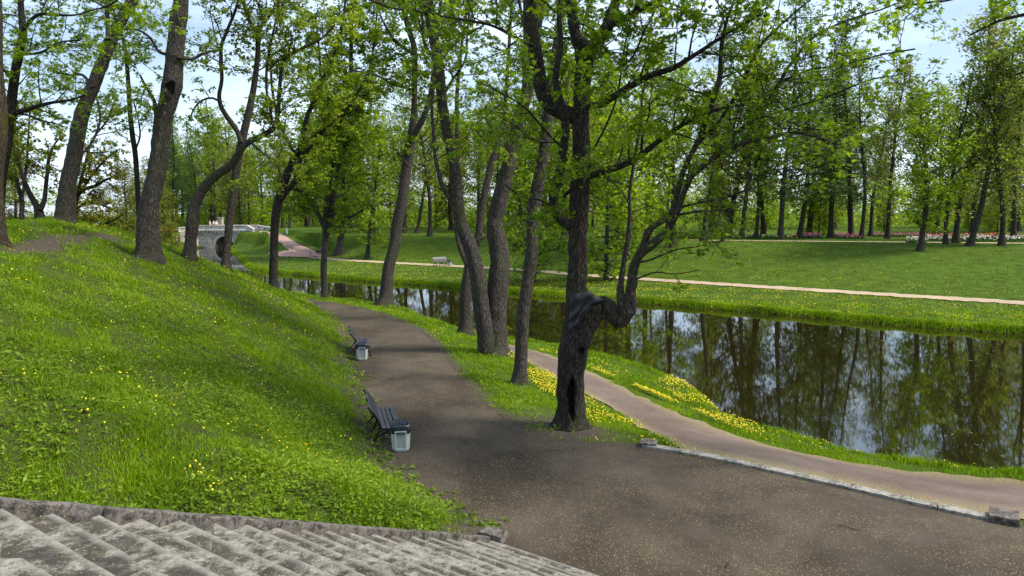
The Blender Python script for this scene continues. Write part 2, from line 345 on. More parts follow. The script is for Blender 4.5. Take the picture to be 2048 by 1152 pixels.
def stone_mat(name, base, dark, light, scale=1.0, seeds=True, stain=.5):
    m, t, b = mat(name); v = coords(t); v0 = v
    if name.startswith('step'):                       # every slab is its own stone
        gi0 = N(t, 'ShaderNodeNewGeometry'); va = N(t, 'ShaderNodeVectorMath', operation='ADD'); t.links.new(v, va.inputs[0])
        cxyz = N(t, 'ShaderNodeCombineXYZ'); q = mth(t, 'MULTIPLY', gi0.outputs['Random Per Island'], 97.0); t.links.new(q, cxyz.inputs['X']); t.links.new(mth(t, 'MULTIPLY', q, 1.7), cxyz.inputs['Z']); t.links.new(cxyz.outputs[0], va.inputs[1]); v = va.outputs[0]
    n = noi(t, v, (5.5 if seeds else 3.2)*scale, 9, .78, .5); col = ramp(t, n, [(.40, dark), (.48, base), (.58, light)])
    st = noi(t, v, 1.9*scale, 8, .8, .8)
    col = mixc(t, ramp(t, st, [(.52, (0,0,0)), (.58, (stain,)*3)]), col, tuple(x*.28 for x in base))
    sp = noi(t, v, 26*scale, 5, .85); col = mixc(t, ramp(t, sp, [(.54, (0,0,0)), (.60, (.8,.8,.8))]), col, dark)
    li = noi(t, v, 11*scale, 6, .8, .5); col = mixc(t, ramp(t, li, [(.60, (0,0,0)), (.63, (.7,.7,.7))]), col, light)
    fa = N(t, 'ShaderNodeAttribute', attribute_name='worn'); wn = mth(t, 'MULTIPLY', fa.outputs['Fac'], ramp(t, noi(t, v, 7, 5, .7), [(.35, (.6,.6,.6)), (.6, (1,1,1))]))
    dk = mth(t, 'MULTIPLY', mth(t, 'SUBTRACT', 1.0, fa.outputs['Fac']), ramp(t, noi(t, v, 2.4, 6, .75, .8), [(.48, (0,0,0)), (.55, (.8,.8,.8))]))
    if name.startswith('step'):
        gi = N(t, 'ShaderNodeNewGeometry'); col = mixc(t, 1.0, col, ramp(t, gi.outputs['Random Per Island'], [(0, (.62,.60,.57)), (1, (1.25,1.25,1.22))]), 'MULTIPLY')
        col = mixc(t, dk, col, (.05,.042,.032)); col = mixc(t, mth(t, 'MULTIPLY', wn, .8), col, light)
    if seeds:
        vo = N(t, 'ShaderNodeTexVoronoi'); vo.inputs['Scale'].default_value = 34; t.links.new(v, vo.inputs['Vector'])
        sep = N(t, 'ShaderNodeSeparateColor'); t.links.new(vo.outputs['Color'], sep.inputs[0])
        keep = mth(t, 'LESS_THAN', sep.outputs[0], ramp(t, st, [(.40, (.12,.12,.12)), (.60, (.85,.85,.85))]))
        col = mixc(t, mth(t, 'MULTIPLY', mth(t, 'LESS_THAN', vo.outputs['Distance'], .18), keep), col, (.42,.36,.13))
    if name.startswith('bridge_stone'):
        tcx = N(t, 'ShaderNodeTexCoord'); sx = N(t, 'ShaderNodeSeparateXYZ'); cx = N(t, 'ShaderNodeCombineXYZ'); t.links.new(tcx.outputs['Object'], sx.inputs[0])
        t.links.new(mth(t, 'ADD', sx.outputs['X'], sx.outputs['Y']), cx.inputs['X']); t.links.new(sx.outputs['Z'], cx.inputs['Y'])
        bk = N(t, 'ShaderNodeTexBrick'); t.links.new(cx.outputs[0], bk.inputs['Vector'])
        for kk, vv in (('Color1', (1,1,1,1)), ('Color2', (.68,.66,.64,1)), ('Mortar', (.25,.22,.2,1)), ('Scale', 1.0), ('Mortar Size', .022), ('Brick Width', .95), ('Row Height', .36)): bk.inputs[kk].default_value = vv
        col = mixc(t, 1.0, col, bk.outputs['Color'], 'MULTIPLY')
    t.links.new(col, b.inputs['Base Color']); b.inputs['Roughness'].default_value = .9; b.inputs['Specular IOR Level'].default_value = .2
    bump(t, b, mth(t, 'ADD', n, sp), .6, .03); return m
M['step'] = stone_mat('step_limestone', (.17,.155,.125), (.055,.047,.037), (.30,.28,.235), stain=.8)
M['curb'] = stone_mat('curb_stone', (.12,.105,.09), (.04,.034,.028), (.22,.20,.17), 1.6, stain=.7)
M['edging'] = stone_mat('edging_stone', (.26,.245,.21), (.10,.09,.075), (.38,.36,.32), 1.2, stain=.35)
M['bridge'] = stone_mat('bridge_stone', (.62,.55,.46), (.32,.28,.23), (.74,.69,.60), .35, seeds=False, stain=.3)
M['bridge_light'] = stone_mat('bridge_coping', (.56,.53,.47), (.34,.31,.27), (.68,.65,.60), .4, seeds=False, stain=.2)
M['slat'] = plain('slat_paint', (.085,.076,.084), .45, var=.2, scale=9, bmp=.15)
M['iron'] = plain('cast_iron', (.012,.011,.011), .45, .4)
M['concrete'] = plain('bin_concrete', (.46,.49,.45), .85, var=.12, scale=45, bmp=.3)
M['concrete_panel'] = plain('bin_panel', (.30,.33,.30), .9, var=.3, scale=140, bmp=.6)
M['bag'] = plain('bin_bag', (.018,.024,.034), .28, var=.2, scale=8, bmp=.2)
M['tarp'] = plain('tarpaulin', (.024,.021,.024), .6, var=.2, scale=5, bmp=.1)
M['white'] = plain('white_paint', (.72,.73,.74), .6, var=.05)
M['roof'] = plain('sheet_roof', (.50,.53,.57), .4, var=.08, scale=2)
M['wall_dark'] = plain('shed_wall', (.10,.11,.10), .8)
M['sign_blue'] = plain('sign_blue', (.05,.42,.55), .5, var=.03)
M['skin'] = plain('skin', (.55,.34,.25), .6, var=.05)
M['yellow'] = plain('dandelion_yellow', (.80,.64,.01), .7, var=.12, scale=3, bmp=0)
M['pad'] = plain('lily_pad', (.07,.10,.02), .4, var=.2, scale=6)
M['tulip_pink'] = plain('tulip_pink', (.62,.16,.24), .6, var=.3, scale=1.5, bmp=0)
M['tulip_white'] = plain('tulip_white', (.75,.66,.55), .6, var=.15, scale=1.5, bmp=0)
M['tulip_red'] = plain('tulip_red', (.60,.10,.05), .6, var=.3, scale=1.5, bmp=0)
M['grass'] = leafm('grass_blade', (.085,.155,.004), (.19,.32,.006), (.32,.44,.010), .48)
M['lawn'] = leafm('lawn_blade', (.055,.10,.008), (.115,.20,.011), (.20,.29,.018), .4)
M['weed'] = leafm('weed_leaf', (.09,.155,.006), (.185,.30,.010), (.30,.41,.025), .45)
M['bulb_leaf'] = leafm('tulip_leaf', (.03,.07,.02), (.05,.11,.03), (.08,.15,.04), .3)
# ---------------------------------------------------------------- ground, paths, water
rng = np.random.default_rng(7); random.seed(7)
def soil_field(X, Y):
    ip = inside(X, Y, PLAZA); d = ring_dist(X, Y, PLAZA)
    n = np.sin(X*1.7+Y*.9)*.5+np.sin(X*.6-Y*2.3)*.5
    s = np.where(ip, 1, sstep(1-(d-.12-.10*n)/.4))
    tr = hit(1136, 855); s = np.maximum(s, sstep(1.3-np.hypot(X-tr[0]+.1, (Y-tr[1]+.3)*.8)/1.5))
    b = atz(765, 905, 0); s = np.maximum(s, .9*sstep(1.5-np.hypot((X-b[0]+.1)*1.3, (Y-b[1]-1.3)*.6)/1.0))
    b = atz(705, 730, 0); s = np.maximum(s, .9*sstep(1.5-np.hypot((X-b[0])*1.3, (Y-b[1]-1.)*.6)/1.0))
    tp = np.array([hit(a, b)[:2] for a, b in [(20,506),(80,492),(125,481),(175,475),(215,474),(260,476)]]); s = np.maximum(s, sstep((.5+.2*n-seg_dist(X, Y, tp))/.35))
    return s
nx, ny = len(GX), len(GY)
V = np.stack([np.tile(GX, ny), np.repeat(GY, nx), GZ.ravel()], 1)
near_mask = (V[:,1] < 60)
V[:,2] += np.where(near_mask, .012*np.sin(V[:,0]*5.1)*np.sin(V[:,1]*4.3), 0)
ii = (np.arange(ny-1)[:,None]*nx+np.arange(nx-1)[None,:]).ravel()
me = mesh_np('ground', V, np.stack([ii, ii+1, ii+nx+1, ii+nx], 1), True)
a = me.attributes.new('soil', 'FLOAT', 'POINT')
sf = np.zeros(len(V)); q = (V[:,1] > -2) & (V[:,1] < 48) & (np.abs(V[:,0]) < 26); sf[q] = soil_field(V[q,0], V[q,1]); a.data.foreach_set('value', sf.astype(np.float32))
tag(link('grass_ground', me, M['ground']), kind='structure')
def flat_poly(name, pts, z, m):
    vs = [Vector((float(x), float(y), z)) for x, y in pts]
    me = bpy.data.meshes.new(name); me.from_pydata([v[:] for v in vs], [], [tuple(f) for f in tessellate_polygon([vs])])
    me.update(); bm = bmesh.new(); bm.from_mesh(me); bmesh.ops.recalc_face_normals(bm, faces=bm.faces)
    if sum(f.normal.z for f in bm.faces) < 0: bmesh.ops.reverse_faces(bm, faces=bm.faces)
    bm.to_mesh(me); bm.free()
    return tag(link(name, me, m), kind='structure')
def jitter(pl, step=.25, amp=.06):
    out = []
    for i in range(len(pl)-1):
        n = max(1, int(np.hypot(*(pl[i+1]-pl[i]))/step))
        for k in range(n):
            p = pl[i]+(pl[i+1]-pl[i])*k/n; out.append(p+np.array([noise.noise(Vector((p[0]*2.2,p[1]*2.2,0))), noise.noise(Vector((p[0]*2.2,p[1]*2.2,9)))])*amp*2)
    out.append(pl[-1]); return np.array(out)
plz = np.vstack([P0+STAIR_N*-.3-STAIR_T*.3, jitter(UP_L[2:]), far_l, far_r, jitter(UP_R), STONE, [[11.5,9.0],[16,4.5],[16,-4],[9.5,-6]], P0+STAIR_N*-.3+STAIR_T*14])
flat_poly('gravel_path', plz, -.004, M['plaza'])
tag(link('pond_water', mesh_np('pond_water', [(-75,8,WATER_Z),(90,8,WATER_Z),(90,175,WATER_Z),(-75,175,WATER_Z)], [(0,1,2,3)]), M['water']), kind='structure')
def strip(name, left, right, m, off=.03, n=160, k=10, zf=None, amp=.05):
    left, right = np.asarray(left, float)[:, :2], np.asarray(right, float)[:, :2]
    def rs(pl):
        s = np.r_[0, np.cumsum(np.hypot(*np.diff(pl, axis=0).T))]; u = np.linspace(0, s[-1], n)
        return np.stack([np.interp(u, s, pl[:,0]), np.interp(u, s, pl[:,1])], 1)
    A, B = rs(left), rs(right); t = np.linspace(0, 1, k)
    P = A[:,None]*(1-t)[None,:,None]+B[:,None]*t[None,:,None]
    for e, ph in ((0, 0), (k-1, 50)):
        for i in range(n):
            p = P[i,e]; P[i,e] += amp*2*noise.noise(Vector((p[0]*1.8, p[1]*1.8, ph)))
    P = P.reshape(-1, 2); Z = gz(P[:,0], P[:,1])+off
    i = (np.arange(n-1)[:,None]*k+np.arange(k-1)[None,:]).ravel()
    me = mesh_np(name, np.c_[P, Z], np.stack([i, i+1, i+k+1, i+k], 1), True); a = me.attributes.new('litter', 'FLOAT', 'POINT')
    e = np.tile(np.clip(1-np.minimum(t, 1-t)/.22, 0, 1), n); a.data.foreach_set('value', e.astype(np.float32))
    return tag(link(name, me, m), kind='structure')
LP_A = [hit(a, b)[:2] for a, b in [(985,684),(1060,700),(1110,714),(1180,744),(1240,775),(1330,817),(1400,846),(1500,884),(1600,907),(1700,927),(1800,941),(1900,950),(2048,965),(2300,985)]]+[[15,11.7],[22,10.6]]
LP_B = [hit(a, b)[:2] for a, b in [(982,688),(1050,722),(1090,748),(1150,778),(1240,826),(1320,878),(1372,905)]]+[p for p in STONE[1:]+np.array([.05,.12])]+[[9.5,10.3],[12,9.6],[15,8.8],[22,7.6]]
LP_A, LP_B = smooth_pl(LP_A, 2), smooth_pl(LP_B, 2)
strip('lower_gravel_path', LP_A, LP_B, M['lower'], .025, 220, 14, amp=.09)
def offset(pl, d):
    t = np.gradient(pl, axis=0); t /= np.hypot(*t.T)[:,None]; return pl+np.stack([-t[:,1], t[:,0]], 1)*d
strip('far_sandy_path', offset(FP, .95), offset(FP, -.95), M['farpath'], .05, 500, 6, amp=.13)
PK_R = [hit(a, b)[:2] for a, b in [(551,463.5),(566,470.5),(593,487),(618,498.5),(646,508),(665,518)]]
PK_L = [hit(a, b)[:2] for a, b in [(518,463.5),(528,469),(545,479),(567,490),(583,503),(560,511)]]
strip('pink_gravel_path', smooth_pl(PK_R, 1), smooth_pl(PK_L, 1), M['pink'], .07, 80, 12)
strip('pink_side_path', [hit(a, b)[:2] for a, b in [(600,502),(560,505),(535,507)]], [hit(a, b)[:2] for a, b in [(640,519),(585,515),(545,513)]], M['pink'], .09, 30, 8)
strip('garden_path', [hit(a, b)[:2]+[0,.0] for a, b in [(1380,480.5),(1700,483.5),(2048,486.5),(2300,489)]], [hit(a, b)[:2] for a, b in [(1380,481.5),(1700,485),(2048,488.5),(2300,491)]], M['farpath'], .05, 60, 4)
# ---------------------------------------------------------------- stairs
st = thing('stone_staircase', 'weathered grey stone steps with dark stains descending to the gravel plaza', 'staircase', (float(P0[0]), float(P0[1]), 0))
RISE, TREAD, NST = .145, .33, 22
SR = Matrix(((STAIR_T[0], STAIR_N[0], 0), (STAIR_T[1], STAIR_N[1], 0), (0, 0, 1)))   # local x along the step, y down the flight
for k in range(NST):
    bm = bmesh.new(); x = -.02; z1 = RISE*(k+1)-RISE; z1 = RISE*k
    while x < 13.5:
        l = random.choice((1.1, 1.5, 1.9, 2.4))+random.uniform(-.1, .1)
        zt = z1+random.uniform(-.006, .008); y0 = -TREAD*k+random.uniform(-.006, .008)
        r = bmesh.ops.create_cube(bm, size=1, matrix=Matrix.Translation((x+l/2, y0-.32, zt-.12)) @ Matrix.Diagonal((l-.018, .64, .24, 1)))
        es = list({e for v in r['verts'] for e in v.link_edges}); bmesh.ops.subdivide_edges(bm, edges=[e for e in es if abs((e.verts[0].co-e.verts[1].co).x) > .3], cuts=14, use_grid_fill=True)
        bmesh.ops.subdivide_edges(bm, edges=[e for e in bm.edges if .6 < abs((e.verts[0].co-e.verts[1].co).y) < .7 and (e.verts[0].co+e.verts[1].co).x/2 > x-.01], cuts=9, use_grid_fill=True)
        x += l
    bmesh.ops.transform(bm, matrix=Matrix.Identity(4), verts=bm.verts)
    for v in bm.verts:
        n = noise.noise(v.co*3.1+Vector((0,0,k*3.7)))
        if v.co.y > -TREAD*k-.1: v.co.y -= (max(0, n-.42)*.22)
        if v.co.z > z1-.05: v.co.z -= max(0, noise.noise(v.co*5+Vector((k*9.1,3,1)))-.3)*.02 + random.uniform(0, .0015)
    if k == 0:
        for v in bm.verts: v.co.z += .03
    bmesh.ops.transform(bm, matrix=SR.to_4x4(), verts=bm.verts)
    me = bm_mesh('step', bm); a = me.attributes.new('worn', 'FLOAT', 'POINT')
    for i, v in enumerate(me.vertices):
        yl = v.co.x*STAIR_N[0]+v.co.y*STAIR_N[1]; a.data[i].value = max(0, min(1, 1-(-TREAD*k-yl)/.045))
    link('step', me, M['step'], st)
bm = bmesh.new(); y = .05
slp = math.atan2(RISE, TREAD)
for l in (1.55, 1.7, 2.1, 1.8, 2.2):
    rot = Matrix.Rotation(-slp, 3, 'X'); yc = y-l/2
    c = Vector((-.085, yc, -yc*RISE/TREAD+.065-.186))
    box(bm, c, (.125+random.uniform(-.006,.006), l/math.cos(slp)-.012, .34), rot, .012); y -= l
bmesh.ops.subdivide_edges(bm, edges=[e for e in bm.edges if e.calc_length() > .5], cuts=10, use_grid_fill=True)
for v in bm.verts: v.co += noise.noise_vector(v.co*4)*.012
box(bm, Vector((-.06, .12, .02)), (.38, .26, .17), Matrix.Rotation(R(6), 3, 'Z'), .015)
bmesh.ops.transform(bm, matrix=SR.to_4x4(), verts=bm.verts)
tag(link('side_curb', bm_mesh('side_curb', bm), M['curb'], st), 'dark mossy stone curb sloping down along the grass side')
# edging stones and end blocks
sp = smooth_pl(STONE, 3); s = np.r_[0, np.cumsum(np.hypot(*np.diff(sp, axis=0).T))]
cuts = [0, 1.05, 2.35, 3.9, 5.2, s[-1]]
lab = ['short pale edging stone beside the block near the hollow tree', 'pale edging stone between plaza and lower path, second from the hollow tree', 'long pale edging stone in the middle of the curved edging row', 'pale edging stone, fourth along the curved row from the hollow tree', 'mossy tapering edging stone next to the square block at the right']
for a, b, lb in zip(cuts[:-1], cuts[1:], lab):
    u = np.linspace(a+.012, b-.012, 14); P = np.stack([np.interp(u, s, sp[:,0]), np.interp(u, s, sp[:,1])], 1); Q = offset(P, .19); P = offset(P, -.02)
    o0 = P[0].copy(); bm = bmesh.new(); rows = []
    for i in range(14):
        e = .004*math.sin(i*2.1+a); zt = .045+e
        rows.append([bm.verts.new((*(q-o0), z)) for q, z in ((P[i], -.2), (P[i], zt), (Q[i], zt-.004), (Q[i], -.2))])
    for i in range(13):
        for j in range(4): bm.faces.new((rows[i][j], rows[i+1][j], rows[i+1][(j+1)%4], rows[i][(j+1)%4]))
    bm.faces.new(rows[0]); bm.faces.new(rows[-1][::-1])
    o = link('edging_stone', bm_mesh('edging_stone', bm), M['edging']); o.location = (*o0, 0)
    tag(o, lb, 'edging stone', 'stones edging the plaza along the lower path')
for (px, py), sz, rz, lb in (((1300,896), (.36,.28,.13), -.35, 'loose grey stone block at the end of the edging beside the hollow tree'), ((2022,1049), (.40,.36,.16), -.6, 'square grey stone block at the right end of the edging row')):
    c = atz(px, py, 0); bm = bmesh.new(); box(bm, (0,0,0), sz, None, .02)
    bmesh.ops.subdivide_edges(bm, edges=bm.edges[:], cuts=3, use_grid_fill=True)
    for v in bm.verts: v.co += noise.noise_vector(v.co*6+Vector(sz))*.02
    o = link('stone_block', bm_mesh('stone_block', bm), M['curb']); o.location = (c[0], c[1]+.15, .04); o.rotation_euler = (.05, -.04, rz); tag(o, lb, 'stone block', 'end blocks of the edging')
# ---------------------------------------------------------------- bridge
BX0, BX1, BY = -52.3, -44.2, 118.0
br = thing('stone_bridge', 'old pale stone arch bridge with balustrade crossing the narrow end of the pond', 'bridge', (-48.2, BY, -1.1))
def B(x, y, z): return (x+48.2, y-BY, z+1.1)
bm = bmesh.new(); ax, az, ar = -48.1, -.72, 1.55
pts = [(BX0, -1.9), (BX0, 1.72), (BX1, 1.72), (BX1, -1.9), (ax+ar, -1.9)]+[(ax+ar*math.cos(t), az+ar*math.sin(t)) for t in np.linspace(0, math.pi, 19)]+[(ax-ar, -1.9)]
prism(bm, pts, 0, 5.0, lambda u, v, d: B(u, BY+d, v)); link('arch_wall', bm_mesh('arch_wall', bm), M['bridge'], br)
bm = bmesh.new()
for i in range(9):
    t0, t1 = [math.pi*(i+q)/9 for q in (.03, .97)]
    prism(bm, [(ax+r*math.cos(t), az+r*math.sin(t)) for r, t in ((ar+.005,t0),(ar+.42,t0),(ar+.42,t1),(ar+.005,t1))], -.07, .2, lambda u, v, d: B(u, BY+d, v))
link('arch_ring', bm_mesh('arch_ring', bm), M['bridge_light'], br)
for x in (BX0+.9, BX1-.9, ax-2.3 if False else BX0+.9):
    pass
for x0, x1 in ((BX0, BX0+.35), (BX0+1.1, BX0+2.2), (BX1-2.2, BX1-1.1), (BX1-.35, BX1)):
    bm = bmesh.new(); box(bm, B((x0+x1)/2, BY-.06, -.1), (x1-x0, .12, 2.9), None, .02); link('pilaster', bm_mesh('pilaster', bm), M['bridge'], br)
bm = bmesh.new()
for zc, d, h in ((1.30, .12, .10), (1.82, .34, .16)):
    box(bm, B((BX0+BX1)/2, BY-d/2-.003, zc), (BX1-BX0+.2, d, h), None, .01)
link('cornice', bm_mesh('cornice', bm), M['bridge_light'], br)
x = BX0+.15
while x < BX1-.1: bm = bmesh.new(); box(bm, B(x, BY-.17, 1.53), (.19, .32, .36), None, .015); x += .45; link('dentil', bm_mesh('dentil', bm), M['bridge'], br)
def parapet(a, b, za, zb, y_th=.3, hgt=.78, name='parapet'):
    bm = bmesh.new(); a, b = Vector(a), Vector(b); L_ = (b-a).length; rz = Matrix.Rotation(math.atan2(b.y-a.y, b.x-a.x), 4, 'Z'); sh = Matrix.Identity(4); sh[2][0] = (zb-za)/L_
    T = Matrix.Translation(B(a.x, a.y, za)) @ rz @ sh
    box(bm, (L_/2, 0, .08), (L_, y_th+.06, .16)); box(bm, (L_/2, 0, hgt-.07), (L_+.04, y_th+.12, .14), None, .01)
    box(bm, (L_/2, .02, .4), (L_, y_th*.45, .5))
    n = max(2, int(L_/1.9)+1)
    for i in range(n): box(bm, (.15+(L_-.3)*i/(n-1), 0, .40), (.32, y_th+.02, .5))
    bmesh.ops.transform(bm, matrix=T, verts=bm.verts); return link(name, bm_mesh(name, bm), M['bridge_light'], br)
parapet((BX0-.1, BY-.02), (BX1+.1, BY-.02), 1.88, 1.88); parapet((BX0-.1, BY+4.7), (BX1+.1, BY+4.7), 1.88, 1.88)
def wing(a, b, za, zb, low=-1.9, th=.45):
    bm = bmesh.new(); a, b = Vector(a), Vector(b); L_ = (b-a).length; rz = Matrix.Rotation(math.atan2(b.y-a.y, b.x-a.x), 4, 'Z')
    prism(bm, [(0, low), (0, za), (L_, zb), (L_, low)], -th/2, th/2); bmesh.ops.transform(bm, matrix=Matrix.Translation(B(a.x, a.y, 0)) @ rz, verts=bm.verts)
    link('wing_wall', bm_mesh('wing_wall', bm), M['bridge'], br)
wing((BX1+.1, BY+.1), (-42.6, BY-1.6), 1.86, 1.40); parapet((BX1+.15, BY), (-42.5, BY-1.7), 1.86, 1.42)
wing((BX0-.1, BY+.1), (-54.6, BY-2.0), 1.86, 1.5); parapet((BX0-.15, BY), (-54.7, BY-2.1), 1.86, 1.55)
parapet((BX1+.1, BY+4.7), (-41.0, BY+2.4), 1.86, 1.5); wing((BX1+.1, BY+4.6), (-41.0, BY+2.3), 1.86, 1.5)
parapet((-41.0, BY+2.4), (-39.4, BY-.4), 1.5, 1.35)
bm = bmesh.new(); box(bm, B((BX0+BX1)/2, BY+2.4, 1.76), (BX1-BX0+.4, 4.4, .06)); link('deck', bm_mesh('deck', bm), M['pink'], br)
# ---------------------------------------------------------------- far shed with white roof, sign, monument
sh = thing('long_shed', 'long low building with white sheet roof seen between trunks at the far left', 'building', (-101, 150, 1.0))
bm = bmesh.new(); box(bm, (0,0,1.4), (36, 8, 2.9)); link('wall', bm_mesh('wall', bm), M['wall_dark'], sh)
bm = bmesh.new(); prism(bm, [(-4.8, 2.9), (-4.8, 3.05), (-1.2, 5.3), (1.2, 5.3), (4.8, 3.05), (4.8, 2.9)], -18.6, 18.6, lambda u, v, d: (d, u, v)); link('roof', bm_mesh('roof', bm), M['roof'], sh)
for i in range(11):
    bm = bmesh.new(); box(bm, (-16.5+i*3.3, -4.02, 1.5), (1.6, .1, 1.1)); link('window', bm_mesh('window', bm), M['iron'], sh)
sg = thing('blue_sign', 'small turquoise sign with white marks on a post beyond the hill', 'sign', (*aty(192, 447, 80)[:2], 1.4))
zc = aty(192, 447, 80)[2]-1.4
bm = bmesh.new(); box(bm, (0,.06,zc/2), (.06,.06,zc+.5)); link('post', bm_mesh('post', bm), M['iron'], sg)
bm = bmesh.new(); box(bm, (0,0,zc), (.42,.04,.36)); link('panel', bm_mesh('panel', bm), M['sign_blue'], sg)
bm = bmesh.new(); box(bm, (.04,-.025,zc), (.12,.012,.16)); box(bm, (.42,-.0,zc+.14), (.34,.03,.07)); box(bm, (.42,-.0,zc-.16), (.34,.03,.07)); box(bm, (.42,.03,zc), (.06,.02,.4)); link('marking', bm_mesh('marking', bm), M['white'], sg)
mo = thing('stone_monument', 'small white stone monument with dark urn among trees behind the bridge', 'monument', (*aty(441, 440, 140)[:2], 1.85))
bm = bmesh.new(); box(bm, (0,0,.2), (1.3,1.3,.4), None, .03); box(bm, (0,0,1.1), (.9,.9,1.4), None, .03); box(bm, (0,0,1.88), (1.1,1.1,.16), None, .03); link('pedestal', bm_mesh('pedestal', bm), M['bridge_light'], mo)
bm = bmesh.new()
prof = [(.12,0),(.3,.06),(.1,.14),(.12,.25),(.36,.55),(.38,.75),(.22,.85),(.3,.9)]
rr = [[bm.verts.new((r*math.cos(a), r*math.sin(a), 1.96+z)) for a in np.linspace(0, 2*math.pi, 12, endpoint=False)] for r, z in prof]
for i in range(len(rr)-1):
    for j in range(12): bm.faces.new((rr[i][j], rr[i][(j+1)%12], rr[i+1][(j+1)%12], rr[i+1][j]))
bm.faces.new(rr[-1]); link('urn', bm_mesh('urn', bm), M['iron'], mo)
# ---------------------------------------------------------------- benches
def make_bench(label, group):
    t = thing('park_bench', label, 'bench', (0,0,0), 0, group); Lb = 1.95   # sits facing +x, length along y
    seat = [(.06,.43,-8), (.17,.415,-4), (.285,.415,0), (.40,.43,6)]
    bm = bmesh.new()
    for x, z, a in seat: box(bm, (x, 0, z), (.088, Lb, .032), Matrix.Rotation(R(-a), 3, 'Y'), .006)
    box(bm, (.455, 0, .425), (.03, Lb, .05), Matrix.Rotation(R(20), 3, 'Y'), .006)
    link('seat', bm_mesh('seat', bm), M['slat'], t)
    bm = bmesh.new()
    for i in range(7):
        h = i/6; x = .0-.09*h-.16*h*h; z = .475+.46*h; a = 10+24*h
        box(bm, (x, 0, z), (.026, Lb, .066), Matrix.Rotation(R(-a), 3, 'Y'), .005)
    link('backrest', bm_mesh('backrest', bm), M['slat'], t)
    for y in (-Lb/2+.12, 0, Lb/2-.12):
        bm = bmesh.new()
        def bar(pts, wd=.035, th=.04):
            for (x0, z0), (x1, z1) in zip(pts[:-1], pts[1:]):
                L_ = math.hypot(x1-x0, z1-z0); box(bm, ((x0+x1)/2, y, (z0+z1)/2), (L_+wd*.6, th, wd), Matrix.Rotation(-math.atan2(z1-z0, x1-x0), 3, 'Y'))
        bar([(-.30,.95),(-.26,.86),(-.14,.70),(-.05,.55),(-.02,.44),(.02,.38),(.16,.37),(.3,.375),(.43,.40),(.46,.38)])
        bar([(-.03,.44),(-.06,.3),(-.13,.16),(-.24,.05),(-.32,.0)]); bar([(.36,.37),(.38,.25),(.42,.12),(.47,.0)])
        bar([(-.12,.18),(.0,.26),(.14,.28),(.28,.24),(.40,.16)], .025); bar([(-.06,.34),(.08,.30),(.2,.34)], .02)
        bar([(-.32,.015),(-.22,.015)], .03, .06); bar([(.42,.015),(.52,.015)], .03, .06)
        link('leg', bm_mesh('leg', bm), M['iron'], t)
    return t
# ---------------------------------------------------------------- litter bins
def make_bin(label, group, bag=True):
    t = thing('litter_bin', label, 'litter bin', (0,0,0), 0, group)
    def oct_(wd, ch): h = wd/2; return [(-h+ch,-h),(h-ch,-h),(h,-h+ch),(h,h-ch),(h-ch,h),(-h+ch,h),(-h,h-ch),(-h,-h+ch)]
    bm = bmesh.new(); rows = []
    for z, wd, ch in ((0,.33,.07),(.03,.355,.06),(.05,.36,.055),(.56,.425,.055),(.58,.42,.05),(.58,.36,.04),(.3,.34,.04)): rows.append([bm.verts.new((x, y, z)) for x, y in oct_(wd, ch)])
    for a, b in zip(rows[:-1], rows[1:]):
        for i in range(8): bm.faces.new((a[i], a[(i+1)%8], b[(i+1)%8], b[i]))
    bm.faces.new(rows[0]); bm.faces.new(rows[-1][::-1])
    for k in range(4):
        rt = Matrix.Rotation(k*math.pi/2, 4, 'Z')
        for c, s in (((0,-.186,.075),(.24,.028,.035)), ((0,-.214,.50),(.27,.028,.03)), ((-.118,-.200,.29),(.03,.028,.44)), ((.118,-.200,.29),(.03,.028,.44))):
            q = bmesh.ops.create_cube(bm, size=1, matrix=rt @ Matrix.Translation(c) @ Matrix.Rotation(R(3.4), 4, 'X') @ Matrix.Diagonal((*s, 1)))
    link('shell', bm_mesh('shell', bm), M['concrete'], t)
    for k in range(4):
        bm = bmesh.new(); rt = Matrix.Rotation(k*math.pi/2, 4, 'Z')
        bmesh.ops.create_cube(bm, size=1, matrix=rt @ Matrix.Translation((0,-.1965,.285)) @ Matrix.Rotation(R(3.4), 4, 'X') @ Matrix.Diagonal((.205, .012, .40, 1)))
        link('panel', bm_mesh('panel', bm), M['concrete_panel'], t)
    # liner bag folded over the rim
    bm = bmesh.new(); n = 48; rows = []
    for j, (z, wd, f) in enumerate(((.455,.452,1.2),(.50,.460,.9),(.55,.462,.7),(.60,.458,.6),(.645,.440,1.2),(.655,.405,1.5),(.62,.36,1.5),(.52,.31,1),(.40,.27,.6))):
        r = []
        for i in range(n):
            a = 2*math.pi*i/n; c, s_ = math.cos(a), math.sin(a); k = wd/2/(abs(c)**6+abs(s_)**6)**(1/6)*.985
            wv = noise.noise(Vector((c*4, s_*4, z*7)))*.018*f+noise.noise(Vector((c*11, s_*11, z*4+j)))*.006*f
            r.append(bm.verts.new(((k+wv)*c, (k+wv)*s_, z+noise.noise(Vector((c*3, s_*3, j*.3+5)))*(.035 if j in (0,4,5) else .012))))
        rows.append(r)
    for a, b in zip(rows[:-1], rows[1:]):
        for i in range(n): bm.faces.new((a[i], a[(i+1)%n], b[(i+1)%n], b[i]))
    bm.faces.new(rows[-1]); link('bag', bm_mesh('bag', bm, True), M['bag'], t)
    bm = bmesh.new(); pp = [(-.10,.475),(-.085,.45),(-.05,.432),(0,.425),(.05,.432),(.085,.45),(.10,.475)]
    for (x0, z0), (x1, z1) in zip(pp[:-1], pp[1:]):
        box(bm, ((x0+x1)/2, -.228, (z0+z1)/2), (math.hypot(x1-x0, z1-z0)+.006, .012, .012), Matrix.Rotation(-math.atan2(z1-z0, x1-x0), 3, 'Y'))
    link('handle', bm_mesh('handle', bm), M['iron'], t)
    return t
b0 = make_bench('dark slatted park bench beside the nearer litter bin on the left edge of the path', 'slatted park benches')
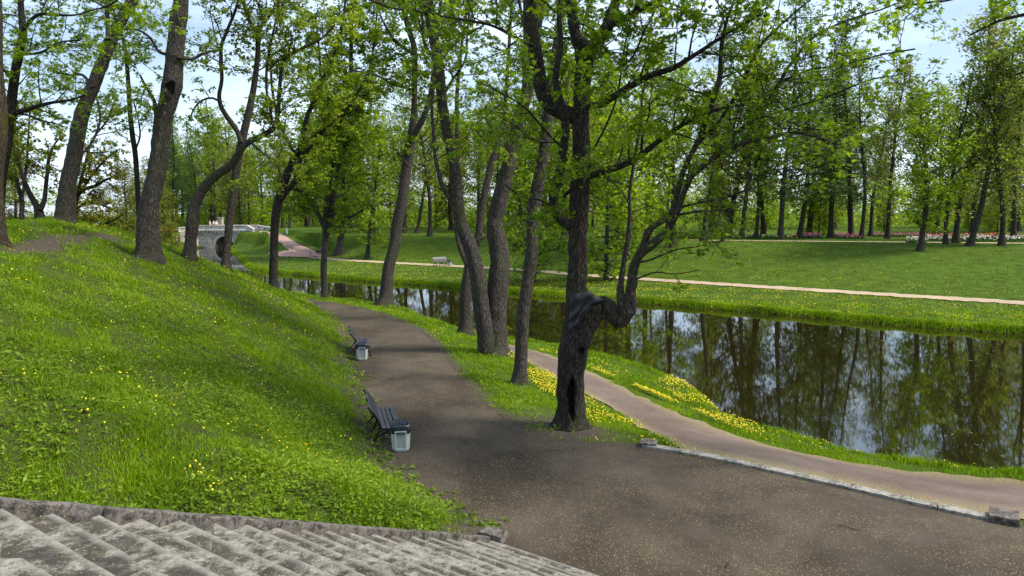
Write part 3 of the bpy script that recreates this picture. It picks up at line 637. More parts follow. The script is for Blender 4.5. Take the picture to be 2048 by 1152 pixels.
p = atz(797, 906, 0); bin_xy = p
b0.scale = (.84,.84,.84); b0.location = (p[0]-.62, p[1]+1.22, 0); b0.rotation_euler = (0, 0, R(15))
b1 = copy_tree(b0); b1['label'] = 'slatted park bench farther up the path behind the smaller looking litter bin'
q = atz(722, 722, 0); b1.location = (q[0]-.42, q[1]+1.4, 0); b1.rotation_euler = (0, 0, R(15))
n0 = make_bin('pale concrete litter bin with black liner next to the nearer bench', 'concrete litter bins')
n0.scale = (.86,.86,.86); n0.location = (p[0]+.02, p[1]+.20, 0); n0.rotation_euler = (0, 0, R(9))
n1 = copy_tree(n0); n1['label'] = 'pale concrete litter bin in front of the farther bench on the near path'
n1.location = (q[0], q[1]+.2, 0); n1.rotation_euler = (0, 0, R(11))
c = hit(883, 532); b2 = copy_tree(b0); b2['label'] = 'dark bench seen from behind on the far bank beside a white bin'; b2.location = (c[0]-.1, c[1], c[2]+.03); b2.rotation_euler = (0, 0, R(-52)); b2.scale = (.85,.8,.85)
n2 = copy_tree(n0); n2['label'] = 'white looking litter bin beside the dark bench on the far bank'; c = hit(897, 533); n2.location = (c[0]+.1, c[1], c[2]+.03); n2.rotation_euler = (0,0,R(-8))
c = hit(641, 507); b3 = copy_tree(b0); b3['label'] = 'pale distant bench at the edge of the pink path near the bridge'; b3.location = (c[0], c[1], c[2]+.02); b3.rotation_euler = (0,0,R(200)); b3.scale = (1,.75,.9)
# ---------------------------------------------------------------- people
def person(label, loc, rz, shirt, trousers, hair, walk=.25, h=1.72):
    t = thing('person', label, 'person', loc, rz, None); k = h/1.72
    def skin(name, pts, edges, m, root=0, sub=1):
        me = bpy.data.meshes.new(name); me.from_pydata([tuple(np.array(p[:3])*k) for p in pts], edges, []); o = link(name, me, m, t)
        md = o.modifiers.new('skin', 'SKIN'); me.skin_vertices[0].data[root].use_root = True
        for i, pt in enumerate(pts): me.skin_vertices[0].data[i].radius = (pt[3]*k, pt[4]*k if len(pt) > 4 else pt[3]*k)
        s = o.modifiers.new('sub', 'SUBSURF'); s.levels = sub; s.render_levels = sub; return o
    w_ = walk
    body = [(0,0,.95,.13,.10),(0,0,1.2,.13,.10),(0,0,1.42,.14,.09),(0,0,1.52,.05),(0,-.01,1.6,.075,.085),(0,0,1.68,.07,.08),
            (.18,0,1.42,.05),(.23,-.05+w_*.2,1.15,.04),(.22,-.16+w_*.3,.92,.03),(-.18,0,1.42,.05),(-.23,.0-w_*.2,1.15,.04),(-.22,-.08-w_*.2,.92,.03),
            (.09,0,.9,.09),(.1,-w_*.5-.02,.5,.062),(.1,-w_*.6,.07,.045),(.1,-w_*.6-.14,.03,.035),(-.09,0,.9,.09),(-.1,w_*.3,.5,.062),(-.1,w_*1.1,.1,.045),(-.1,w_*1.1-.13,.03,.035)]
    skin('body', body, [(0,1),(1,2),(2,3),(3,4),(4,5),(2,6),(6,7),(7,8),(2,9),(9,10),(10,11),(0,12),(12,13),(13,14),(14,15),(0,16),(16,17),(17,18),(18,19)], M['skin'])
    skin('jacket', [(0,0,.98,.145,.115),(0,0,1.2,.145,.115),(0,0,1.42,.15,.10),(.185,0,1.42,.062),(.235,-.05+w_*.2,1.15,.052),(.225,-.14+w_*.28,.97,.042),(-.185,0,1.42,.062),(-.235,0-w_*.2,1.15,.052),(-.225,-.07-w_*.2,.97,.042)],
         [(0,1),(1,2),(2,3),(3,4),(4,5),(2,6),(6,7),(7,8)], shirt)
    skin('trousers', [(0,0,.97,.14,.11),(.09,0,.88,.1),(.1,-w_*.5-.02,.5,.075),(.1,-w_*.6,.1,.058),(-.09,0,.88,.1),(-.1,w_*.3,.5,.075),(-.1,w_*1.05,.13,.058)], [(0,1),(1,2),(2,3),(0,4),(4,5),(5,6)], trousers)
    skin('hair', [(0,.025,1.66,.082,.085),(0,.02,1.72,.07,.075)], [(0,1)], hair)
    return t
JK = [plain('jacket_navy', (.03,.04,.09), .8), plain('jacket_pale', (.6,.5,.45), .8), plain('jacket_white', (.75,.74,.72), .8), plain('denim', (.05,.07,.14), .8), plain('hair_brown', (.05,.03,.02), .7), plain('hair_grey', (.3,.28,.25), .7)]
x = aty(352.5, 463, 112); person('person in dark navy clothes walking by the red flowers left of the bridge', (x[0], 112, g1(x[0],112)), R(70), JK[0], JK[3], JK[4])
for px, y, sh_, tr_, ha, rz, lb in ((420,2.0,1,3,5,80,'person in pale pink top crossing the bridge, leftmost of three'), (427.5,3.1,2,0,4,-100,'person in white top on the bridge, middle of three'), (433,2.5,2,3,5,60,'person in white top on the bridge, nearest the slim trunk')):
    x = aty(px, 450, BY+y); person(lb, (x[0], BY+y, 1.79), R(rz), JK[sh_], JK[tr_], JK[ha], .2, 1.68)
# ---------------------------------------------------------------- small posts beside the pink path
for i, (px, py, lb) in enumerate(((574,468,'short white post at the top of the pink path'), (584,506,'slim dark marker stake at the tip of the grass wedge'), (621,518,'slim dark marker stake on the pink path edge'))):
    c = hit(px, py); t = thing('marker_post', lb, 'post', tuple(c)); bm = bmesh.new(); wd = .22 if i == 0 else .05
    box(bm, (0,0,.38), (wd, wd, .8), None, .01); link('shaft', bm_mesh('shaft', bm), M['white'] if i == 0 else M['iron'], t)
    bm = bmesh.new(); box(bm, (0,0,.81), (wd*1.4, wd*1.4, .06), None, .01); link('cap', bm_mesh('cap', bm), M['white'] if i == 0 else M['iron'], t)
# ---------------------------------------------------------------- lily pads
pv = [(0,0,0)]+[(math.cos(a), math.sin(a), .02*math.sin(3*a)) for a in np.linspace(.25, 2*math.pi-.25, 13)]
pad_me = mesh_np('lily_pad', pv, [(0, i, i+1) for i in range(1, 13)]); pad_me.materials.append(M['pad'])
pads = [(1905,869,5),(1915,858,5),(1941,866,6),(1953,890,6),(1937,862,4),(1968,882,5),(2005,913,6),(1797,897,6),(1786,900,5),(1812,892,5),(1700,852,5),(1892,872,4),(1944,905,5),(1875,903,5)]
for _ in range(60):
    a = random.random(); pads.append((1450+a*560+random.gauss(0,30), 645+a*75+random.gauss(0, 12), random.uniform(3.0,5.2)))
for px, py, wd in pads:
    c = atz(px, py, WATER_Z); 
    if not inside(np.array([c[0]]), np.array([c[1]]), POND)[0]: continue
    o = bpy.data.objects.new('lily_pad', pad_me); COL.objects.link(o); r_ = wd*c[1]/F_PX*.62; o.scale = (r_, r_, .6); o.location = (c[0], c[1], WATER_Z+.012); o.rotation_euler = (0,0,random.uniform(0,6))
    tag(o, 'small green lily pad floating on the pond', 'lily pad', 'lily pads on the pond')
# ---------------------------------------------------------------- tree building
class Tubes:
    def __init__(s): s.V = []; s.F = []; s.n = 0; s.A = []
    def add(s, pts, rads, k=6, lumps=0.0, cap=False):
        P = np.array([tuple(p) for p in pts], float); n = len(P)
        if n < 2: return
        T = np.gradient(P, axis=0); T /= (np.linalg.norm(T, axis=1)[:,None]+1e-9)
        ref = np.array([1.0, 0, 0]) if abs(T[0][0]) < .8 else np.array([0, 1.0, 0])
        U = ref-T*(T@ref)[:,None]; U /= (np.linalg.norm(U, axis=1)[:,None]+1e-9); W = np.cross(T, U)
        th = np.arange(k)*2*math.pi/k
        rr = np.asarray(rads, float)[:,None]*np.ones((1, k))
        if lumps:
            s0 = P[:,2:3]; ph = P[0,0]*3.1
            rr = rr*(1+lumps*(.5*np.sin(3*th[None]+s0*.5+ph)+.4*np.sin(5*th[None]-s0*.8+ph*2)+.3*np.sin(2*th[None]+s0*1.7+ph)))
        V = P[:,None,:]+rr[...,None]*(np.cos(th)[None,:,None]*U[:,None,:]+np.sin(th)[None,:,None]*W[:,None,:])
        i = (np.arange(n-1)[:,None]*k+np.arange(k)[None,:]); j = (np.arange(n-1)[:,None]*k+((np.arange(k)+1) % k)[None,:])
        s.V.append(V.reshape(-1, 3)); s.F.append(np.stack([i, j, j+k, i+k], -1).reshape(-1, 4)+s.n); s.n += n*k
    def mesh(s, name): return mesh_np(name, np.concatenate(s.V), np.concatenate(s.F), True)
MAPLE_V = np.array([(0,.38,.03),(0,0,0),(-.52,.22,-.10),(-.17,.47,-.02),(-.46,.78,-.16),(-.13,.66,-.02),(0,1.05,-.15),(.13,.66,-.02),(.46,.78,-.16),(.17,.47,-.02),(.52,.22,-.10)])
MAPLE_F = np.array([(0,i,i+1 if i < 10 else 1) for i in range(1, 11)])
KITE_V = np.array([(0,0,0),(-.42,.48,-.12),(0,1,-.05),(.42,.48,-.12)]); KITE_F = np.array([(0,3,2,1)])
def leaf_mesh(name, anchors, outs, size, per, rng_, tmpl='kite', spread=.07, tilt=.55, droop=.35):
    A = np.repeat(np.asarray(anchors, float), per, 0); O = np.repeat(np.asarray(outs, float), per, 0); n = len(A)
    A = A+rng_.normal(0, spread, (n, 3))*np.array([1,1,.6])
    nr = np.array([0,0,1.0])+rng_.normal(0, tilt, (n, 3)); nr /= np.linalg.norm(nr, axis=1)[:,None]
    d = O*.6+rng_.normal(0, .8, (n, 3))+np.array([0,0,-droop]); d -= nr*(d*nr).sum(1)[:,None]; d /= (np.linalg.norm(d, axis=1)[:,None]+1e-9)
    sd_ = np.cross(d, nr); s = (size*rng_.uniform(.45, 1.4, n))[:,None,None]
    TV, TF = (MAPLE_V, MAPLE_F) if tmpl == 'maple' else (KITE_V, KITE_F)
    if tmpl == 'lance': TV = TV*np.array([.45,1,1])
    V = A[:,None,:]+s*(TV[None,:,0:1]*sd_[:,None,:]+TV[None,:,1:2]*d[:,None,:]+TV[None,:,2:3]*nr[:,None,:])
    F = TF[None]+(np.arange(n)*len(TV))[:,None,None]
    return mesh_np(name, V.reshape(-1, 3), F.reshape(-1, TF.shape[1]))
def rvec(s=1.0): return Vector((random.gauss(0,s), random.gauss(0,s), random.gauss(0,s)))
def path(p, d, L_, n, wob, up):
    pts = [p.copy()]; d = d.normalized()
    for _ in range(n):
        d = (d+rvec(wob)+Vector((0,0,up))).normalized(); p = p+d*(L_/n); pts.append(p)
    return pts
def side_dir(d, lo=.7, hi=1.25, up=.25):
    q = d.orthogonal(); q.rotate(Matrix.Rotation(random.uniform(0, 2*math.pi), 3, d)); a = random.uniform(lo, hi)
    return (d*math.cos(a)+q*math.sin(a)+Vector((0,0,up))).normalized()
def grow(tb, limbs, P):
    """limbs: (points, radii, start fraction). Adds side branches and twigs to tb, returns leaf anchors and directions."""
    an, ou = [], []
    for pts, rad, f0 in limbs:
        seg = [(pts[i+1]-pts[i]).length for i in range(len(pts)-1)]; tot = sum(seg); s = 0; nxt = tot*f0
        for i, l in enumerate(seg):
            d = (pts[i+1]-pts[i]).normalized()
            while s+l > nxt and nxt < tot:
                u = (nxt-s)/l; p = pts[i].lerp(pts[i+1], u); r = rad[i]*(1-u)+rad[i+1]*u; nxt += P['gap']*random.uniform(.5, 1.6)
                if p.z < P.get('zmin', -9) or random.random() < P.get('skip', 0): continue
                fr = nxt/tot; L1 = random.uniform(*P['len'])*(1.1-.55*fr if P.get('taper', 1) else 1)*P.get('prof', lambda f: 1)(fr)
                if L1 < .3: continue
                n1 = max(3, int(L1/.35)); q = path(p, side_dir(d, *P.get('ang', (.7,1.25)), P.get('bup', .2)), L1, n1, .16, P.get('curve', .03)); r1 = min(r*.5, .010+.011*L1)
                tb.add(q, np.linspace(r1, .005, len(q))*P.get('rk', 1), 4)
                st_ = P.get('bare', .25); step = P['tw']; x = st_*L1
                while x < L1:
                    k = min(int(x/L1*n1), n1-1); pp = q[k].lerp(q[k+1], x/L1*n1-k); dd = (q[k+1]-q[k]).normalized()
                    L2 = random.uniform(*P['twl'])*(1.15-.4*x/L1); n2 = 3
                    t2 = path(pp, side_dir(dd, .6, 1.2, .1), L2, n2, .18, P.get('tcurve', -.02))
                    if P.get('twigs', True): tb.add(t2, (.008*P.get('rk',1), .006*P.get('rk',1), .005, .003), 3)
                    m = max(1, int(L2/P['lg']))
                    for j in range(m):
                        y = (.25+.75*(j+random.random())/m)*n2; k2 = min(int(y), n2-1)
                        an.append(tuple(t2[k2].lerp(t2[k2+1], min(y-k2, 1)))); ou.append(tuple((t2[k2+1]-t2[k2]).normalized()))
                    x += step*random.uniform(.6, 1.5)
                an.append(tuple(q[-1])); ou.append(tuple((q[-1]-q[-2]).normalized()))
            s += l
    return an, ou
def catmull(P, W, step):
    P = [np.array(p, float) for p in P]; n = len(P); P = [2*P[0]-P[1]]+P+[2*P[-1]-P[-2]]; W = [W[0]]+list(W)+[W[-1]]
    o, w_ = [], []
    for i in range(1, n):
        a, b, c, d = P[i-1:i+3]; m = max(2, int(np.linalg.norm(c-b)/step))
        for k in range(m):
            t = k/m; o.append(.5*((2*b)+(-a+c)*t+(2*a-5*b+4*c-d)*t*t+(-a+3*b-3*c+d)*t**3)); w_.append(W[i]*(1-t)+W[i+1]*t)
    o.append(P[n]); w_.append(W[n]); return np.array(o), np.array(w_)
def hero(name, label, base, limbs, barkm, leafm_, seed, size=.12, per=3, P=None, ext=4.0, holes=(), maple=True, flare=.34, group=None, fine=.12, sides=20, dens=1.0, parts=()):
    """limbs: [(points (x, y, width) in survey pixels, depth change along the limb, start fraction of the side branches)], trunk first."""
    random.seed(seed); rg = np.random.default_rng(seed); base = np.array(base, float); Y0 = base[1]
    t = thing(name, label, 'tree', tuple(base), 0, group); bv = Vector(base)
    tb = Tubes(); gl = []
    for li, spec in enumerate(limbs):
        pl, dY, f0 = spec[:3]; ya = spec[3] if len(spec) > 3 else 0.0
        n = len(pl); Pw, Rw = [], []
        for i, (x, y, w_) in enumerate(pl):
            Y = Y0+ya+dY*i/(n-1); p = aty(x, y, Y); Pw.append(p); Rw.append(w_*.435*Y/F_PX)
        if li == 0:
            Pw[0] = np.array([Pw[0][0], Pw[0][1], min(Pw[0][2], base[2]+.02)]); Pw.insert(0, Pw[0]-np.array([0,0,.35])); Rw.insert(0, Rw[0]*1.1)
        if pl[-1][1] < 25:                                # goes on above the picture
            d = Vector(Pw[-1]-Pw[-2]).normalized(); e = ext*random.uniform(.7, 1.2)
            if Rw[-1] > .12: e *= 1.6
            q = path(Vector(Pw[-1]), d, e, 5, .12, .06); r0 = Rw[-1]
            for k, v in enumerate(q[1:]): Pw.append(np.array(v)); Rw.append(r0*(1-.8*(k+1)/5)+.01)
        S, W_ = catmull(Pw, Rw, fine if li == 0 else max(.14, fine))
        ar_ = np.arange(len(S))*(fine if li == 0 else max(.14, fine)); wob = .10*W_[:,None]*np.stack([np.sin(ar_*2.3+li), np.cos(ar_*1.7+li*2), 0*W_], 1)
        S = S+wob-base
        if li == 0 and flare:
            hgt = S[:,2]; W_ = W_*(1+flare*np.exp(-np.maximum(hgt, 0)/.22))
        tb.add(S, W_, sides if W_[0] > .1 else (12 if W_[0] > .05 else 7), .07 if W_[0] > .06 else .03)
        gl.append(([Vector(v) for v in S[::3]], list(W_[::3]), f0))
    p = dict(gap=.32, len=(1.2, 3.0), tw=.22, twl=(.3,.8), lg=.085, bup=.15, curve=.02, bare=.2)
    if P: p.update(P)
    p['gap'] /= dens
    k = len(tb.V)
    an, ou = grow(tb, gl, p)
    me = tb.mesh('trunk'); V = np.empty(len(me.vertices)*3); me.vertices.foreach_get('co', V); V = V.reshape(-1, 3); Wd = V+base
    nt_ = sum(len(v) for v in tb.V[:k]); hol = np.zeros(len(V))
    if flare:                                             # root buttresses
        m = (V[:,2] < 1.0); a = np.arctan2(V[:,1], V[:,0]); ph = seed*1.3
        k_ = 1+.22*np.exp(-np.maximum(V[:,2], 0)/.28)*np.maximum(0, np.sin(a*4+ph))**2*(np.hypot(V[:,0], V[:,1]) < 2)
        m &= np.arange(len(V)) < len(tb.V[0]); V[m,0] *= k_[m]; V[m,1] *= k_[m]
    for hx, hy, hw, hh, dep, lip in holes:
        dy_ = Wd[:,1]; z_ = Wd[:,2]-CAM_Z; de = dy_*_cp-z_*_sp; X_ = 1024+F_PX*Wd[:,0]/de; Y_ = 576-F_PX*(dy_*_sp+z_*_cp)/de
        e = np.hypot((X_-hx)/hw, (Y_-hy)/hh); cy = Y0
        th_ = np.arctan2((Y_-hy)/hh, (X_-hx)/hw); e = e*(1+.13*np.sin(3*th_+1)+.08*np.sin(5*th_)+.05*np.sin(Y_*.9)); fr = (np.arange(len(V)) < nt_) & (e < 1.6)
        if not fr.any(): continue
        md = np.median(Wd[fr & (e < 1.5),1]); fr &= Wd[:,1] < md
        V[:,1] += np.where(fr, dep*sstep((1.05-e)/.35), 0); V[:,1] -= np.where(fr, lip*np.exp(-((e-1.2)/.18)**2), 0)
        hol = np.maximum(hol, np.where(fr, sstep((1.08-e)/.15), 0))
    nv0 = len(tb.V[0]) if li >= 0 else 0; nrm = np.empty(len(me.vertices)*3); me.vertices.foreach_get('normal', nrm); nrm = nrm.reshape(-1, 3)
    if sides > 22:
        for i in range(nv0):
            c_ = Vector(V[i]); V[i] += nrm[i]*(noise.noise(c_*3.1)*.03+noise.noise(Vector((c_.x*11, c_.y*11, c_.z*3)))*.016)
    me.vertices.foreach_set('co', V.ravel().astype(np.float32))
    a = me.attributes.new('hollow', 'FLOAT', 'POINT'); a.data.foreach_set('value', hol.astype(np.float32)); me.update()
    link('trunk', me, barkm, t)
    if an: link('crown', leaf_mesh('crown', an, ou, size, per, rg, 'maple' if maple else 'kite', spread=size*.6), leafm_, t)
    return t
def base_at(px, py, Y=None):
    if Y is None: return hit(px, py)
    p = aty(px, py, Y); return np.array([p[0], Y, g1(p[0], Y)])
# ---------------------------------------------------------------- the trees along the near side
G_LINE = 'old trees along the paths'
T = hero('maple_tree', 'dark hollow old maple with black sheeting and crooked knotted side limb', base_at(1138, 855), [
    ([(1138,860,66),(1139,815,60),(1143,745,62),(1152,690,68),(1160,650,76),(1157,608,66),(1152,575,48),(1155,520,43),(1157,470,42),(1158,434,42),(1158,347,42),(1162,260,40),(1166,174,36),(1169,108,42),(1151,70,26),(1138,0,20)], 0, .62),
    ([(1162,150,34),(1178,105,32),(1195,82,32),(1216,52,28),(1229,13,22)], .5, .1),
    ([(1205,62,14),(1251,35,13),(1300,9,11),(1345,-15,9)], -1.2, .1),
    ([(1152,452,30),(1138,450,26),(1114,428,22),(1108,395,22),(1118,350,21),(1124,310,20),(1130,270,18),(1128,230,18),(1112,160,15),(1122,90,14),(1118,20,10)], -.9, .5),
    ([(1162,235,34),(1138,228,36),(1112,217,34),(1090,196,32),(1078,155,32),(1068,95,32),(1061,40,30),(1060,-5,28)], .6, .4),
    ([(1175,212,18),(1200,209,17),(1229,192,16),(1273,165,16),(1310,147,14),(1346,136,13),(1394,107,9),(1450,70,6),(1520,30,4)], -2.2, .25),
    ([(1160,360,14),(1200,345,16),(1240,332,15),(1273,316,14),(1305,292,12),(1331,272,11),(1368,248,9),(1409,228,8),(1450,215,6),(1492,209,5)], -2.0, .25),
    ([(1182,352,6),(1150,372,8),(1125,395,8)], .1, .5),
    ([(1186,300,5),(1210,255,5),(1235,190,4),(1250,90,4),(1270,10,3)], -1, .2),
    ([(1128,300,6),(1090,260,5),(1050,215,5),(1010,190,4),(960,165,3)], -2, .1),
    ([(1066,90,8),(1030,75,7),(980,50,6),(900,35,5),(830,22,4)], -2.5, .1),
    ([(1112,420,5),(1080,400,4),(1045,395,4),(1010,370,3)], -1.5, .1),
    ([(1160,120,5),(1200,150,6),(1260,120,5),(1290,60,4),(1320,5,4)], -2.5, .1),
    ], M['bark_dark'], M['leaf_maple'], 11, size=.095, per=5, ext=3.5, holes=[(1143,797,7.5,42,.26,.02),(1163,702,6,6.5,.14,.02)], fine=.04, sides=72, dens=1.1, P=dict(zmin=2.0, len=(.8,2.4)))
# the knotted side limb and its fan of branches: a part of its own
def side_limb(parent, base, limbs, seed):
    random.seed(seed); rg = np.random.default_rng(seed); tb = Tubes(); gl = []; Y0 = base[1]
    for li, (pl, dY, f0, ya) in enumerate(limbs):
        n = len(pl); Pw = [aty(x, y, Y0+ya+dY*i/(n-1)) for i, (x, y, w_) in enumerate(pl)]; Rw = [w_*(.44 if w_ > 18 else .52)*(Y0+ya+dY*i/(n-1))/F_PX for i, (x, y, w_) in enumerate(pl)]
        if pl[-1][1] < 25:
            q = path(Vector(Pw[-1]), Vector(Pw[-1]-Pw[-2]).normalized(), 2.2, 4, .12, .03)
            for k, v in enumerate(q[1:]): Pw.append(np.array(v)); Rw.append(max(.006, Rw[-1]*.6))
        S, W_ = catmull(Pw, Rw, .035 if li == 0 else .08); S = S-base
        tb.add(S, W_*(1+.05*np.sin(np.arange(len(S))*.8+li)*(W_ > .06)), 40 if W_[0] > .1 else 8, .12 if W_[0] > .06 else .03); gl.append(([Vector(v) for v in S[::3]], list(W_[::3]), f0))
    p = dict(gap=.36, len=(.7, 2.0), tw=.23, twl=(.25,.7), lg=.10, bup=.12, curve=.0, bare=.2, zmin=1.2)
    an, ou = grow(tb, gl, p)
    me = tb.mesh('side_limb'); V = np.empty(len(me.vertices)*3); me.vertices.foreach_get('co', V); V = V.reshape(-1, 3); nrm = np.empty(V.size); me.vertices.foreach_get('normal', nrm); nrm = nrm.reshape(-1, 3)
    for i in range(len(tb.V[0])):
        c_ = Vector(V[i]); V[i] += nrm[i]*(noise.noise(c_*5)*.035+noise.noise(c_*13)*.02)
    me.vertices.foreach_set('co', V.ravel().astype(np.float32)); me.update()
    o = tag(link('side_limb', me, M['bark_brown'], parent), 'crooked knotted limb that bends up from a swollen elbow')
    link('foliage', leaf_mesh('foliage', an, ou, .092, 5, rg, 'maple', spread=.07), M['leaf_maple'], o)
bT = base_at(1138, 855)
side_limb(T, bT, [
    ([(1158,690,40),(1172,655,44),(1192,622,50),(1208,611,46),(1222,624,40),(1236,640,38),(1250,630,38),(1259,608,34),(1262,585,25),(1264,560,22),(1267,540,22)], -.5, 1.5, -.1),
    ([(1266,545,18),(1272,520,16),(1285,497,14),(1297,465,14),(1310,450,13),(1331,438,12),(1345,420,12),(1353,395,12),(1364,350,11),(1376,322,10),(1392,290,10),(1410,248,9),(1428,195,9),(1439,150,8),(1443,90,8),(1455,35,6),(1470,-5,5)], -1.2, .35, -.6),
    ([(1267,540,20),(1280,510,19),(1300,492,18),(1326,470,16),(1345,445,13),(1357,420,12),(1368,385,11),(1385,352,10),(1408,332,10),(1433,313,9),(1465,295,8),(1500,283,7),(1540,276,6),(1580,265,5),(1613,267,4),(1650,280,4),(1690,293,3)], -2.5, .25, -.6),
    ([(1392,348,8),(1420,320,8),(1453,285,8),(1478,262,8),(1501,243,8),(1522,215,7),(1540,195,7),(1560,163,7),(1579,131,6),(1600,103,5),(1630,72,4),(1667,52,4),(1710,35,3),(1760,20,3)], -2.0, .1, -1.0),
    ([(1385,301,7),(1412,270,7),(1438,243,7),(1462,205,7),(1487,165,7),(1500,130,6),(1515,98,6),(1540,70,5),(1575,38,4),(1620,0,3)], -1.5, .1, -1.0),
    ([(1560,163,5),(1620,140,4),(1690,128,3),(1760,110,3),(1830,98,3)], -2.0, .05, -2.6),
    ([(1501,243,5),(1570,220,4),(1650,195,4),(1740,160,3),(1800,150,2)], -1.8, .05, -2.0),
    ([(1360,415,5),(1400,405,4),(1450,395,4),(1520,372,3),(1600,350,3),(1660,345,2)], -2.0, .1, -1.0),
    ([(1270,525,5),(1300,520,4),(1350,500,3),(1400,492,2),(1445,480,2)], -1.0, .3, -.6),
    ([(1268,560,4),(1310,545,3),(1350,548,2),(1400,540,2)], -.8, .4, -.6),
    ([(1613,267,3),(1680,300,3),(1720,340,2),(1740,380,2)], -.8, .1, -3.0),
    ([(1249,628,22),(1243,600,16),(1241,575,13),(1245,545,11),(1252,500,9),(1257,470,10),(1260,430,8),(1259,390,7),(1266,340,6),(1272,300,5),(1282,240,5),(1285,190,4),(1300,120,3)], .4, .4, -.5),
    ], 12)
# black sheeting nailed over the broken side of the trunk
def sheeting():
    bm = bmesh.new(); nu, nv = 40, 30; g = []
    for j in range(nv):
        v = j/(nv-1); row = []
        for i in range(nu):
            u = i/(nu-1)
            x0 = 1134+8*v+5*math.sin(v*5); x1 = 1214-8*v-36*max(0, v-.35)**.8; y0 = 583+14*u*u+4*math.sin(u*9); y1 = 658-22*u-20*u*u
            x = x0+(x1-x0)*u; y = y0+(y1-y0)*v
            c = min(0, (x-1165)/42); Yd = bT[1]-.08-.50*math.sqrt(max(.02, 1-c*c*.8))-.09*noise.noise(Vector((u*3.2+v*1.5, v*3.4, 2)))-.04*abs(math.sin((u*2.2+v*1.3)*4))
            row.append(bm.verts.new(Vector(aty(x, y, Yd)-bT)))
        g.append(row)
    for j in range(nv-1):
        for i in range(nu-1): bm.faces.new((g[j][i], g[j][i+1], g[j+1][i+1], g[j+1][i]))
    me = bpy.data.meshes.new('tarpaulin'); bm.to_mesh(me); bm.free()
    o = link('tarpaulin', me, M['tarp']); o.location = tuple(bT); sm = o.modifiers.new('thick', 'SOLIDIFY'); sm.thickness = .006; sm.offset = 0
    tag(o, 'crumpled black sheeting wrapped round the hollow maple where its side limb leaves', 'tarpaulin')
sheeting()
hero('lime_tree', 'straight slim dark tree between the twin-stemmed tree and the hollow maple', base_at(1038, 768), [
    ([(1038,770,34),(1040,735,30),(1043,690,29),(1047,640,29),(1054,570,29),(1060,520,30),(1066,450,29),(1072,391,29),(1086,304,27),(1099,217,22),(1106,130,19),(1118,60,17),(1127,0,15)], .4, .5),
    ([(1090,285,7),(1060,275,6),(1030,250,5),(1000,235,4)], -1, .1), ([(1068,440,5),(1090,425,4),(1120,420,3)], -.6, .2), ([(1100,200,7),(1140,150,6),(1160,80,5),(1175,10,4)], .8, .1)],
    M['bark_grey'], M['leaf_maple'], 13, size=.105, per=4, ext=4, dens=.75, P=dict(zmin=3.0))
hero('twin_lime_tree', 'big twin-stemmed grey tree on the grass strip, its two trunks parting in a narrow V', base_at(979, 707), [
    ([(985,712,62),(988,690,52),(990,660,50),(993,620,48),(996,587,50),(998,550,49),(997,512,45),(991,453,38),(993,434,36),(1004,380,34),(1017,325,32),(1038,239,28),(1056,174,26),(1069,87,26),(1077,22,24),(1085,-30,22)], .3, .6),
    ([(972,700,44),(970,670,40),(966,635,38),(961,590,38),(956,557,38),(939,495,33),(922,445,28),(914,390,26),(910,347,25),(895,260,24),(884,200,22),(879,150,24),(873,100,24),(862,40,22),(856,0,20)], -.6, .5, -.2),
    ([(920,440,15),(912,417,14),(898,395,11),(886,373,11),(876,340,9),(869,304,8),(866,260,8),(864,200,6),(880,120,5)], -.7, .3, -.4),
    ([(1040,235,12),(1052,190,12),(1048,140,10),(1046,110,10),(1050,60,8),(1040,10,7)], -.5, .2),
    ([(884,195,8),(905,160,6),(930,120,5),(935,60,4),(940,10,4)], -1.0, .1, -.5), ([(1020,310,6),(980,290,5),(950,260,4)], -1.5, .1), ([(876,130,8),(850,90,7),(845,40,6),(840,0,5)], 1, .1, -.5)],
    M['bark_grey'], M['leaf_maple'], 14, size=.105, per=4, ext=5, dens=.95, P=dict(zmin=3.0, len=(1.0,2.8)), fine=.1, sides=28)
hero('old_maple_tree', 'rough split-barked tree behind the twin-stemmed tree, near the water', base_at(928, 669), [
    ([(928,672,32),(930,640,28),(932,599,28),(936,560,27),(938,530,24),(940,512,20),(957,470,17),(962,430,18),(970,380,17),(986,320,15),(1000,280,12),(1010,220,10),(1015,140,8),(1020,60,7),(1025,0,6)], .5, .45),
    ([(936,530,16),(924,505,13),(917,477,13),(914,441,12),(913,380,10),(914,300,10),(914,200,9),(920,120,7),(930,40,6),(935,0,5)], .8, .4),
    ([(962,478,8),(985,465,8),(1010,452,7),(1030,440,5)], .5, .3)],
    M['bark_brown'], M['leaf_maple'], 15, size=.11, per=4, ext=5, P=dict(zmin=3.2), fine=.1)
hero('leaning_lime_tree', 'leaning grey tree at the bend where the near path meets the pond', base_at(769, 604, 41.0), [
    ([(769,604,36),(771,588,30),(775,560,27),(780,526,27),(788,490,26),(796,445,25),(804,399,25),(812,350,24),(818,304,23),(826,262,20),(828,217,13),(829,160,13),(828,100,13),(818,60,12),(808,22,12),(802,-5,12)], .8, .45),
    ([(824,275,14),(838,252,14),(849,232,13),(860,195,12),(866,150,10),(870,90,9),(880,20,8)], -1, .3),
    ([(828,110,7),(800,90,7),(785,75,6),(770,50,5),(760,30,4)], -1, .1), ([(829,180,5),(790,170,5),(750,150,4),(700,140,3)], -2, .1), ([(815,330,5),(790,300,4),(760,290,3)], -1, .1)],
    M['bark_grey'], M['leaf_bright'], 16, size=.15, per=6, ext=6, P=dict(zmin=3.2, len=(1.2,3.4), gap=.34, tw=.25, lg=.11), maple=False, dens=1.2)
yE = base_at(648, 596, 43.2)
